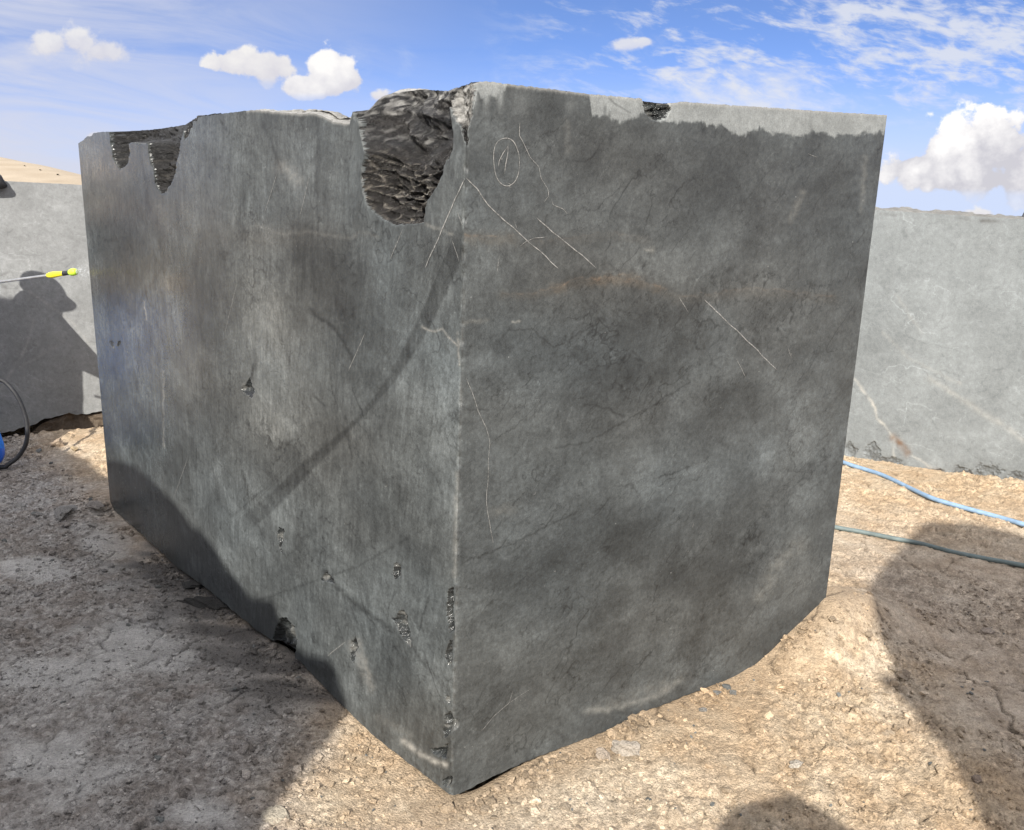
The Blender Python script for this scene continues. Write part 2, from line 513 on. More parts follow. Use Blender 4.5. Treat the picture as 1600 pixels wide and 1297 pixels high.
def chip_depth(px, py, sc=1.0):
    """how far the face is broken back, and which fracture it belongs to"""
    D = np.zeros(px.shape); idm = np.zeros(px.shape, int)
    wx = px + 4.2 * fbm(px / 11, py / 11, 5, 4, 0.7); wy = py + 4.2 * fbm(px / 11, py / 11, 8, 4, 0.7)
    def add(poly, fn, idn, edge, warp=1.0):
        nonlocal D, idm
        x0 = min(p[0] for p in poly) - 4; x1 = max(p[0] for p in poly) + 4; y0 = min(p[1] for p in poly) - 4; y1 = max(p[1] for p in poly) + 4
        box = (px > x0) & (px < x1) & (py > y0) & (py < y1)
        if not box.any(): return
        X = px[box] + warp * (wx[box] - px[box]); Y = py[box] + warp * (wy[box] - py[box])
        ins, d = in_poly(X, Y, poly)
        val = fn(X, Y, d) * np.minimum(1, d / edge) ** 0.6
        cur = D[box]; ci = idm[box]
        m = ins
        cur = np.where(m, np.maximum(cur, val), cur); ci = np.where(m, idn, ci)
        D[box] = cur; idm[box] = ci
    def big(X, Y, d):
        low = sstep(235, 300, Y)
        base = 0.035 + 0.135 * np.clip((357 - Y) / 215, 0, 1) ** 0.9
        g1, g2, b1, b2 = shells(X, Y)
        right = -0.05 * sstep(660, 712, X + 0.25 * (Y - 200)) * (1 - low)
        return base + right + low * (0.016 - 0.05 * g1) + (1 - low) * (0.02 - 0.045 * b1) + fbm(X / 30, Y / 34, 9, 5) * 0.035 * (1.3 - low)
    def h1(X, Y, d):
        g1, g2, b1, b2 = shells(X * 1.6, Y * 1.6)
        return 0.03 + 0.10 * np.clip((300 - Y) / 95, 0, 1) + 0.012 - 0.03 * g1 + fbm(X / 14, Y / 16, 6, 4) * 0.03
    def small(dep):
        return lambda X, Y, d: dep * (0.6 + 0.5 * fbm(X / 6, Y / 6, 2, 3)) + 0.0015 * d
    add(BIG, big, 1, 15, 0.55); add(HOL1, h1, 2, 6, 0.6); add(HOL3, small(0.05), 3, 3, 0.5)
    add(CHIPC, lambda X, Y, d: 0.008 + 0.018 * np.clip((228 - Y) / 90, 0, 1) + 0.012 * worley(X / 11, Y / 9, 3)[0] + 0.014 * fbm(X / 14, Y / 14, 4, 3), 4, 4)
    add(BOTC, lambda X, Y, d: 0.02 + 0.02 * worley(X / 9, Y / 11, 3)[0], 5, 8)
    for k, p in enumerate(CE): add(p, small(0.018), 10 + k, 6)
    add(RCHIP, lambda X, Y, d: 0.02 + 0.05 * np.clip((185 - Y) / 30, 0, 1) * sstep(1046, 1010, X) + 0.03 * worley(X / 7, Y / 7, 3)[0], 7, 4)
    for k, p in enumerate(LCHIPS): add(p, small(0.012), 30 + k, 5, 1.1)
    return D * sc, idm

def build_face(top_px, bot_px, n, e1, ncol, nrow, warp):
    ta = px_ab(top_px, n, e1); ba = px_ab(bot_px, n, e1)
    La_t, La_b = ta[-1, 0], ba[-1, 0]
    s = np.linspace(0, 1, ncol) ** warp
    tp = np.interp(s * La_t, ta[:, 0], ta[:, 1]); bt = np.interp(s * La_b, ba[:, 0], ba[:, 1])
    bt = bt + 0.006 * fbm(s * 40, s * 0 + 3, 3, 3) - 0.004
    tp = tp + 0.003 * fbm(s * 120, s * 0 + 8, 9, 3)
    t = np.linspace(0, 1, nrow)
    b = bt[None, :] + t[:, None] * (tp - bt)[None, :]
    a = s[None, :] * (La_b + (La_t - La_b) * b / HB)
    P = C0 + a[..., None] * e1 + b[..., None] * E2
    return P, a, b, s, (tp, bt)

# colours (linear reflectances)
WET = np.array([0.0525, 0.0580, 0.0590]); DRY = np.array([0.178, 0.189, 0.188])

def paint_common(px, py, a, b, seed):
    """marbling of the stone, in metres over the face"""
    wx = a + 0.10 * fbm(a * 3, b * 3, seed, 4); wy = b + 0.10 * fbm(a * 3, b * 3, seed + 5, 4)
    tone = 0.50 * fbm(wx * 2.6, wy * 3.4, seed + 1, 4, 0.5) + 0.20 * fbm(wx * 9, wy * 12, seed + 2, 4, 0.5) + 0.34 * fbm((a * 0.95 + b * 0.3) * 1.3 + 0.3 * wx, (-a * 0.3 + b * 0.95) * 7 + 0.8 * fbm(a * 2, b * 2, seed + 44, 3), seed + 45, 5, 0.55) + 0.30 * fbm(a * 80, b * 80, seed + 9, 2, 0.8)
    # clast-like paler and darker patches with definite edges
    for f_, k_, sd in ((3.2, 0.07, 61), (6.5, 0.08, 64), (12.0, 0.06, 67), (24.0, 0.05, 68)):
        g_ = fbm(wx * f_ + 0.25 * fbm(a * 20, b * 20, seed + sd, 3), wy * f_ * 1.5 + 0.25 * fbm(a * 20, b * 20, seed + sd + 1, 3), seed + sd + 2, 3, 0.5)
        tone = tone + k_ * (sstep(0.10, 0.16, g_) - sstep(-0.10, -0.16, g_))
    # long dark threads and a few pale ones along the zero lines of a warped field
    u_ = a * 0.95 + b * 0.30; v_ = -a * 0.30 + b * 0.95
    for f_, k_, w_, sd in ((2.2, 0.55, 0.010, 71), (4.6, 0.50, 0.016, 74), (9.0, 0.38, 0.026, 77), (5.5, -0.30, 0.010, 80), (17.0, 0.26, 0.04, 83)):
        wq_ = 0.35 * fbm(a * f_ * 2.5, b * f_ * 2.5, seed + sd, 4, 0.65)
        g_ = perlin(u_ * f_ + wq_, v_ * f_ * 2.4 + 1.6 * wq_, seed + sd + 1)
        on = sstep(0.0, 0.3, fbm(a * f_ * 0.8 + 3, b * f_ * 0.8, seed + sd + 2, 3))
        tone = tone - 1.45 * k_ * np.exp(-(g_ / w_) ** 2) * on
    # thin dark sutures between paler lumps
    r1 = ridge(wx * 4.2, wy * 6.5, seed + 3, 3); r2 = ridge(wx * 9, wy * 12, seed + 4, 3)
    m = sstep(-0.1, 0.35, fbm(a * 2.1, b * 2.1, seed + 8, 3))
    w1, w2, wid = worley(wx * 6 + 0.4 * fbm(a * 12, b * 12, seed + 12, 3), wy * 8 + 0.4 * fbm(a * 12, b * 12, seed + 13, 3), seed + 14)
    tone = tone - 0.45 * sstep(0.90, 0.985, r1) * m - 0.40 * sstep(0.88, 0.97, r2) * (0.35 + 0.65 * m) + (wid - 0.5) * 0.34 * sstep(0.0, 0.12, w2 - w1) * m
    # crisp hairline sutures that wander and break off
    for f_, k_, th, sd in ((5.0, 0.75, 0.022, 21), (11.0, 0.60, 0.034, 22), (23.0, 0.42, 0.05, 23)):
        qx = a * f_ + 0.8 * fbm(a * f_ * 1.3, b * f_ * 1.3, seed + sd, 4, 0.65); qy = b * f_ * 1.35 + 0.8 * fbm(a * f_ * 1.3, b * f_ * 1.3, seed + sd + 5, 4, 0.65)
        c1, c2, cid = worley(qx, qy, seed + sd)
        brk = sstep(-0.05, 0.25, fbm(a * f_ * 0.7, b * f_ * 0.7, seed + sd + 9, 3)) * (0.3 + 0.7 * m)
        tone = tone - k_ * np.exp(-((c2 - c1) / th) ** 2) * brk + (cid - 0.5) * 0.20 * brk
    warm = 0.5 * fbm(a * 1.7, b * 2.2, seed + 6, 3)
    return tone, warm

def vein(px, py, pts, w, seed=0, wob=3.0):
    x = px + wob * fbm(px / 14, py / 14, seed + 40, 3); y = py + wob * fbm(px / 14, py / 14, seed + 70, 3)
    d, t = line_dist(x, y, pts)
    return np.exp(-(d / w) ** 2), t

def paint_right(px, py, a, b):
    tone, warm = paint_common(px, py, a, b, 11)
    # bedding running up to the right in the lower half
    u = a * 0.93 + b * 0.36; v = -a * 0.36 + b * 0.93
    low = sstep(640, 860, py)
    tone += 0.24 * low * fbm(u * 2.0, v * 11 + 1.5 * fbm(a * 3, b * 3, 3, 3), 21, 5) - 0.16 * low * sstep(0.87, 0.97, ridge(u * 3, v * 16, 24, 3))
    up = 1 - sstep(330, 520, py)
    w1, w2, _ = worley(a * 9 + fbm(a * 8, b * 8, 2, 3), b * 12 + fbm(a * 8, b * 8, 5, 3), 7)
    tone += up * (0.16 * (w2 - w1) - 0.08)
    for (cx, cy, rx, ry, an, dv) in [(900, 215, 170, 70, 10, -0.16), (1150, 310, 150, 90, 20, -0.14), (1290, 300, 70, 150, 0, -0.10), (860, 555, 130, 60, 12, -0.20), (1010, 560, 90, 60, 0, -0.14),
                                     (1120, 735, 150, 40, -14, 0.34), (1240, 660, 70, 60, 0, 0.18), (900, 870, 140, 60, -20, -0.30), (1090, 890, 90, 40, -25, -0.28), (1010, 660, 190, 45, -8, -0.16),
                                     (860, 740, 140, 40, -15, 0.06), (1250, 870, 70, 90, 15, 0.12), (880, 1040, 120, 50, -25, -0.08), (1080, 1000, 120, 60, -25, 0.14), (780, 980, 60, 120, 0, 0.02),
                                     (760, 330, 40, 140, 0, 0.16), (920, 1120, 160, 60, -20, 0.10), (770, 1170, 60, 40, -20, 0.16), (950, 800, 60, 40, 0, -0.1)]:
        tone += 1.25 * dv * blob(px + 14 * fbm(px / 30, py / 30, 88, 3), py + 14 * fbm(px / 30, py / 30, 89, 3), cx, cy, rx, ry, an)
    for (cx, cy, rx, ry, an, dv) in [(900, 230, 120, 60, 0, 0.35), (1000, 450, 240, 60, 3, 0.45), (830, 1120, 170, 110, -20, 0.55), (1130, 930, 160, 90, -25, 0.45), (1200, 500, 90, 100, 0, 0.25), (1000, 640, 160, 60, 0, 0.25),
                                     (880, 560, 160, 80, 0, -0.5), (1250, 900, 60, 60, 0, 0.3)]:
        warm += dv * blob(px, py, cx, cy, rx, ry, an)
    # saw strokes next to the corner edge
    cs = np.exp(-np.maximum(px - 735, 0) / 45)
    tone += cs * 0.14 * fbm(a * 150, b * 3, 31, 3)
    tone += 0.05 * fbm(a * 140, b * 6, 35, 3)
    col = WET * 1.03 * np.exp(tone)[..., None]
    col *= 1 + 0.10 * np.clip(warm, -1, 1)[..., None] * np.array([1.0, 0.05, -0.75])
    # iron-stained seam
    for pts, w, k in [([(705, 366), (740, 368), (770, 371), (800, 369)], 3.0, 0.8), ([(785, 457), (830, 458), (855, 452), (880, 444)], 2.0, 0.6), ([(870, 447), (905, 436), (950, 434), (1000, 440), (1030, 447)], 2.2, 0.8),
                      ([(930, 436), (975, 427), (1000, 433)], 2.4, 0.8), ([(1030, 447), (1062, 463), (1110, 460), (1160, 451), (1230, 455), (1300, 462)], 2.5, 0.45), ([(820, 380), (880, 372), (960, 364), (1010, 372)], 2.0, 0.25)]:
        m, t = vein(px, py, pts, w * 0.75, 3, 7.0)
        m = m * k * 0.36 * np.clip(0.35 + 1.5 * fbm(px / 20, py / 5, 51, 4), 0, 1.2)
        col += np.clip(m, 0, 1)[..., None] * (np.array([0.20, 0.155, 0.115]) - col)
        m2, _ = vein(px, py, [(x, y + 5) for x, y in pts], w * 3.5, 4, 7.0)
        col *= 1 + (0.14 * k * m2)[..., None] * np.array([0.9, 0.05, -0.7])
    # dark hairline sutures
    for pts in [[(795, 515), (830, 514), (850, 530), (864, 543), (880, 538), (905, 520), (935, 505)], [(905, 635), (930, 633), (955, 640), (975, 652)], [(765, 640), (730, 640), (712, 628)], [(1030, 745), (1060, 738), (1080, 728)],
                [(960, 760), (985, 758), (1000, 772)], [(990, 550), (1008, 568)], [(870, 700), (920, 690), (1010, 640), (1080, 596)], [(720, 880), (800, 850), (900, 800)]]:
        m, _ = vein(px, py, pts, 1.6, 7, 4.0)
        col *= (1 - 0.38 * m)[..., None]
    # lime streaks near the foot and other pale smears
    for pts, w, k in [([(915, 1111), (950, 1108), (1000, 1097), (1035, 1082), (1065, 1062)], 5.0, 0.38), ([(930, 1106), (985, 1088), (1040, 1066)], 8.0, 0.15), ([(1188, 935), (1215, 880), (1250, 850)], 12.0, 0.2), ([(1012, 390), (1018, 392)], 4, 0.6),
                      ([(770, 800), (800, 795)], 8, 0.16), ([(1255, 300), (1235, 345)], 5, 0.2), ([(885, 190), (886, 235)], 5, 0.12), ([(800, 503), (811, 503)], 1.6, 0.6), ([(725, 504), (760, 501)], 2.5, 0.25), ([(1352, 245), (1346, 330)], 4, 0.16)]:
        m, _ = vein(px, py, pts, w, 9, 5.0)
        col += (np.clip(m * k * (0.7 + 0.9 * fbm(px / 12, py / 12, 77, 3)), 0, 1))[..., None] * (np.array([0.27, 0.265, 0.24]) - col)
    # the strip along the top that has stayed dry
    bx = [700, 744, 752, 775, 790, 800, 915, 925, 945, 965, 985, 1005, 1045, 1060, 1094, 1127, 1148, 1161, 1178, 1212, 1249, 1270, 1296, 1327, 1347, 1380, 1400]
    by = [100, 140, 152, 150, 140, 100, 100, 182, 180, 188, 187, 176, 192, 189, 191, 197, 208, 211, 202, 207, 212, 205, 211, 212, 209, 206, 205]
    bnd = np.interp(px, bx, by) + 9 * fbm(px / 16, px * 0 + 2, 61, 4, 0.6) - 26 * np.clip(perlin(px / 7.0, px * 0 + 7, 66) - 0.38, 0, 1) * np.clip(0.4 + 1.6 * perlin(px / 40.0, px * 0 + 9, 67), 0, 1.2)
    dry = sstep(4.0, -3.0, py - bnd + 7 * fbm(px / 9, py / 9, 63, 4, 0.65))
    for cx in (742, 760, 782):
        dry = np.maximum(dry, 0.75 * blob(px, py, cx, 146, 5, 22))
    for cx, cy, ry in ((945, 172, 9), (952, 180, 6)): dry *= 1 - 0.7 * blob(px, py, cx, cy, 2.5, ry)
    dcol = DRY * np.exp(0.22 * fbm(a * 14, b * 14, 71, 4) + 0.12 * fbm(a * 5, b * 5, 73, 3))[..., None]
    m, _ = vein(px, py, [(950, 152), (962, 163), (985, 176)], 1.4, 2, 1.5); dcol *= (1 - 0.45 * m)[..., None]
    rims = blob(px, py, 812, 165, 14, 22) * 0.25 + blob(px, py, 892, 165, 10, 14) * 0.25
    dry = np.clip(np.maximum(dry, rims), 0, 1)
    col = col * (1 - dry[..., None]) + dcol * dry[..., None]
    gloss = np.clip(0.34 + 0.25 * fbm(a * 3, b * 3, 80, 3), 0, 1) * (1 - dry)
    return col, gloss

def paint_left(px, py, a, b):
    tone, warm = paint_common(px, py, a, b, 111)
    st = b + 0.10 * a
    str1 = fbm(a * 42 + 2 * fbm(a * 4, b * 4, 1, 2), st * 3.2, 131, 4); str2 = fbm((a + b * 0.16) * 95, b * 7, 133, 3)
    tone += 0.32 * str1 + 0.30 * str2 + 0.26 * fbm((a - b * 0.5) * 60, (b + a * .5) * 9, 137, 3) * sstep(-.2, .3, fbm(a * 3, b * 3, 139, 2))
    for (cx, cy, rx, ry, an, dv) in [(405, 480, 55, 110, 8, 0.36), (420, 620, 60, 60, 0, 0.18), (305, 600, 24, 50, 0, 0.34), (275, 480, 14, 70, 0, 0.22), (320, 495, 38, 90, 0, -0.62), (225, 340, 60, 110, 0, -0.50), (180, 430, 30, 90, 0, -0.25), (545, 480, 40, 90, -20, -0.40), (500, 400, 60, 70, 30, -0.34), (470, 400, 10, 60, 0, -0.3), (505, 250, 14, 90, 0, -0.2), (160, 620, 24, 70, 0, -0.3),  # tone patches; dark ones toward the far end repeat reflections as colour
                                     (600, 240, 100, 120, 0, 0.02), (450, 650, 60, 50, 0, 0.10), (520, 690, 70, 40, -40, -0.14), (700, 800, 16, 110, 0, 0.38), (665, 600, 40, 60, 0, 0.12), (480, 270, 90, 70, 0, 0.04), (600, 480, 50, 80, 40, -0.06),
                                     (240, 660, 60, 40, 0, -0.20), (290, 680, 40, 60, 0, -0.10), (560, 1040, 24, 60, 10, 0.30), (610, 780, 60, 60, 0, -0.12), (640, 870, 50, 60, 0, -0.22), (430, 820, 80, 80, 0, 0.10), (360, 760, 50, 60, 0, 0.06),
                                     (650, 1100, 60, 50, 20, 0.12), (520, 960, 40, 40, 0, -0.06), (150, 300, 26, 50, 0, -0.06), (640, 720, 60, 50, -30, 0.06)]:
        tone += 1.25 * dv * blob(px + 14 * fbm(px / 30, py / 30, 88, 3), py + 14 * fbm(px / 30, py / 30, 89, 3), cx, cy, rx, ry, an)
    for (cx, cy, rx, ry, dv) in [(390, 500, 60, 160, 0.5), (300, 600, 40, 60, 0.7), (470, 470, 80, 90, 0.5), (165, 290, 32, 36, 1.9), (275, 445, 22, 16, 1.0), (275, 445, 20, 14, 0.9), (430, 370, 120, 20, 0.5), (560, 700, 80, 60, 0.3), (480, 660, 100, 60, 0.4), (640, 1140, 70, 70, 0.5), (230, 690, 60, 90, -0.6), (620, 250, 140, 130, -0.3)]:  # warm and cool tints; the strong far-left one paints a reflected face
        warm += dv * blob(px, py, cx, cy, rx, ry)
    # saw arc: a dark band with lighter teeth marks along it
    arc = [(722, 372), (706, 410), (688, 452), (668, 495), (640, 546), (612, 592), (583, 630), (550, 665), (515, 698), (480, 728), (445, 765), (412, 795), (380, 822)]
    d, t = line_dist(px, py, arc)
    w = np.interp(t, [0, 0.3, 0.48, 0.6, 0.75, 1], [15, 13, 7, 6, 12, 15])
    side = sstep(w, w - 5, d)
    tone += -0.62 * side * (0.8 + 0.4 * fbm(px / 5, py / 40, 141, 2)) * np.interp(t, [0, 0.1, 0.8, 1], [0.6, 1, 1, 0.35])
    d2, t2 = line_dist(px + 20, py + 13, arc)
    ln = np.exp(-((d2 - 3) / 9) ** 2) * 0.30 * perlin(d2 / 1.6, t2 * 6, 3) * np.interp(t2, [0, 0.45, 0.55, 0.8, 1], [1, 1, 0.3, 1, 1])
    tone += ln
    d3, t3 = line_dist(px - 14, py - 8, arc)
    tone += 0.14 * np.exp(-(d3 / 5) ** 2)
    # straight rubbed dark line lower down and long dark scratches
    for pts, w, k in [([(400, 940), (470, 915), (560, 885), (660, 828), (700, 800)], 2.2, 0.35), ([(497, 176), (497, 240), (493, 300)], 3.5, 0.40), ([(411, 192), (425, 228), (440, 268), (448, 288)], 3.2, 0.45), ([(543, 230), (545, 300)], 1.2, 0.4),
                      ([(486, 485), (500, 498), (522, 512), (536, 532), (551, 560)], 3.2, 0.8), ([(525, 470), (545, 530)], 6, 0.35), ([(508, 894), (525, 917), (548, 938), (575, 958), (600, 975), (612, 985)], 4.2, 0.75), ([(640, 1005), (660, 1035), (682, 1058)], 3.2, 0.45),
                      ([(607, 950), (618, 925)], 1.6, 0.6), ([(655, 985), (663, 955), (671, 930)], 1.6, 0.7), ([(379, 735), (388, 780)], 2.0, 0.6), ([(393, 590), (396, 570)], 2.2, 0.8), ([(388, 661), (391, 672)], 2.2, 0.9), ([(490, 616), (507, 634)], 1.6, 0.6),
                      ([(541, 650), (545, 690), (550, 715)], 2.0, 0.55), ([(592, 640), (596, 690)], 1.8, 0.4), ([(205, 500), (245, 430)], 3.0, 0.3), ([(217, 200), (222, 260), (235, 330)], 2.2, 0.5), ([(152, 370), (165, 376), (185, 374)], 2.5, 0.4), ([(355, 395), (350, 405)], 3, 0.5), ([(515, 395), (522, 420)], 5, 0.4)]:
        m, _ = vein(px, py, pts, w, 17, 2.5)
        tone -= k * 1.1 * m * (0.75 + 0.5 * fbm(px / 6, py / 6, 19, 2))
    col = WET * 1.14 * np.exp(tone)[..., None]
    col *= 1 + 0.11 * np.clip(warm, -1.2, 1.2)[..., None] * np.array([1.0, 0.08, -0.7])
    for pts, w, k in [([(400, 352), (440, 366), (480, 362), (540, 372), (590, 378)], 3, 0.10), ([(665, 357), (690, 365), (706, 368)], 2.5, 0.3), ([(440, 260), (455, 270), (465, 282)], 10, 0.22), ([(548, 1005), (565, 1040), (580, 1075)], 7, 0.25), ([(560, 1000), (578, 1060)], 4, 0.25),
                      ([(590, 1120), (640, 1150)], 6, 0.12), ([(630, 1158), (660, 1180), (696, 1196)], 4.5, 0.75), ([(383, 604), (390, 612)], 4, 0.5), ([(660, 512), (676, 520), (690, 516), (702, 528), (713, 540)], 1.8, 0.5), ([(715, 520), (718, 570)], 2, 0.35),
                      ([(250, 330), (260, 360)], 8, 0.10), ([(715, 740), (712, 800), (710, 900)], 4, 0.22), ([(255, 580), (256, 700)], 1.5, 0.25), ([(225, 470), (229, 500)], 1.2, 0.5)]:
        m, _ = vein(px, py, pts, w, 29, 2.5)
        col += (np.clip(m * k * (0.75 + 0.9 * fbm(px / 9, py / 9, 177, 3)), 0, 1))[..., None] * (np.array([0.30, 0.29, 0.265]) - col)
    far = sstep(380, 230, px + 12 * fbm(px / 14, py / 40, 191, 3) + 0.10 * (py - 500))
    gloss = np.clip(0.30 + 0.2 * fbm(a * 3, b * 3, 180, 3) + 0.62 * far + 0.15 * str1 * far, 0, 1)
    return col, gloss

def paint_frac(px, py, a, b, idm, D):
    n1 = fbm(a * 22, b * 22, 201, 4); n2 = fbm(a * 70, b * 70, 203, 3)
    dark = np.array([0.016, 0.0145, 0.0135]); mid = np.array([0.025, 0.0265, 0.030]); pale = np.array([0.32, 0.315, 0.30])  # mid carries the hollow's bluish sky sheen as colour
    k = np.clip(0.35 + 0.7 * n1, 0, 1)
    up = 1 - sstep(235, 290, py)
    col = dark * (1 - up * k)[..., None] + mid * (up * k)[..., None]
    # bright broken lips of the shelly steps
    sc = np.where(idm == 2, 1.6, 1.0)
    g1, g2, b1, b2 = shells(px * sc, py * sc)
    lip = np.exp(-((g2 - g1) / 0.095) ** 2) * np.clip(0.35 + 1.3 * fbm(px / 12, py / 6, 207, 3), 0, 1)
    col += (np.exp(-((b2 - b1) / 0.10) ** 2) * up * np.clip(1.4 * n2 + 0.6 * n1, 0, 0.5) * (idm == 1))[..., None] * (np.array([0.17, 0.167, 0.16]) - col)
    low = sstep(240, 290, py) * (idm == 1)
    lip = lip * np.where(idm == 1, low, np.where(idm == 2, sstep(225, 245, py) * 0.35, 0.25))
    col += (np.clip(lip * 1.3, 0, 1) * 0.9)[..., None] * (np.array([0.22, 0.20, 0.17]) - col)
    # dry crushed stone along the upper rims
    c4 = np.where(idm == 4, sstep(212, 188, py + 12 * n1) * (1 - 0.8 * blob(px, py, 732, 186, 9, 7, 40)), 0.0)
    rim = np.where(idm == 1, 0.95 * np.maximum(blob(px, py, 610, 160, 34, 14, -30), np.maximum(0.95 * blob(px, py, 566, 188, 13, 34), 0.9 * blob(px, py, 702, 142, 16, 7))), 0.0)
    rim = rim + np.where(idm == 1, 0.5 * blob(px, py, 600, 228, 14, 8), 0)
    bl = np.where(idm == 2, sstep(250, 205, py) * sstep(195, 215, px), 0.0)
    pl = np.clip(c4 * 1.35 * (0.62 + 1.1 * n2 + 0.6 * n1) + rim * (0.22 + 2.0 * n2 + 1.0 * n1), 0, 1)
    col += pl[..., None] * (pale - col)
    col = np.where((idm == 2)[..., None], col * 0.55, col)
    col += (0.22 * bl * np.clip(0.4 + n1, 0, 1))[..., None] * (np.array([0.13, 0.14, 0.16]) - col)  # bluish sky reflection in the notch, put into the colour
    sm = (idm >= 5)[..., None]
    shade = WET * np.exp(1.6 * n1 + 0.3 * n2 - 0.62)[..., None]
    br = np.clip(0.5 * n2 + 1.5 * n1 - 0.18, 0, 0.5)[..., None]
    col = np.where(sm, shade * (1 - br) + np.array([0.20, 0.195, 0.18]) * br, col)
    gloss = np.clip(0.95 - 0.95 * pl + 0.3 * n1, 0, 1) * np.where(idm == 2, 0.65, 1.0)
    return col, gloss

def chalk_material():
    m, nt, b = new_mat('chalk'); E.nt = nt
    tc = node(nt, 'ShaderNodeTexCoord'); n = E(noise_node(nt, tc.outputs['Object'], 120, 4, 0.7))
    set_in(nt, b, 'Base Color', mixc(nt, n.step(0.35, 0.62), (0.10, 0.10, 0.097), (0.27, 0.266, 0.255)))
    b.inputs['Roughness'].default_value = 0.9
    return m
M_CHALK = chalk_material()

def ribbon(name, strokes, n, e1, mat, parent, w=0.0022, lift=0.0012):
    """a hand-drawn line lying on a face: strokes in photo pixels, width in metres"""
    V = []; F = []
    for pts in strokes:
        q = np.array([hit_plane(C0, n, x, y) for x, y in pts])
        seg = np.linalg.norm(np.diff(q, axis=0), axis=1); L = np.concatenate([[0], np.cumsum(seg)])
        m = max(4, int(L[-1] / 0.006)); tt = np.linspace(0, L[-1], m)
        r = np.stack([np.interp(tt, L, q[:, i]) for i in range(3)], -1)
        tg = np.gradient(r, axis=0); tg /= np.linalg.norm(tg, axis=1)[:, None] + 1e-9
        sd = np.cross(tg, n)
        j = perlin(tt * 28 + len(V), tt * 0 + 0.5, 3) * 0.0016
        ww = w * (0.55 + 0.5 * np.abs(perlin(tt * 60 + len(V), tt * 0 + 1.5, 4)) + 0.25) * np.clip(np.minimum(np.arange(m), m - 1 - np.arange(m)) / 3.0 + 0.25, 0, 1)
        a = r + sd * (j - ww / 2)[:, None] + n * lift; c = r + sd * (j + ww / 2)[:, None] + n * lift
        i0 = len(V)
        for k in range(m): V += [a[k], c[k]]
        F += [(i0 + 2 * k, i0 + 2 * k + 1, i0 + 2 * k + 3, i0 + 2 * k + 2) for k in range(m - 1)]
    o = link(name, mesh_from(name, V, np.array(F)), mat)
    if parent: adopt(o, parent)
    return o

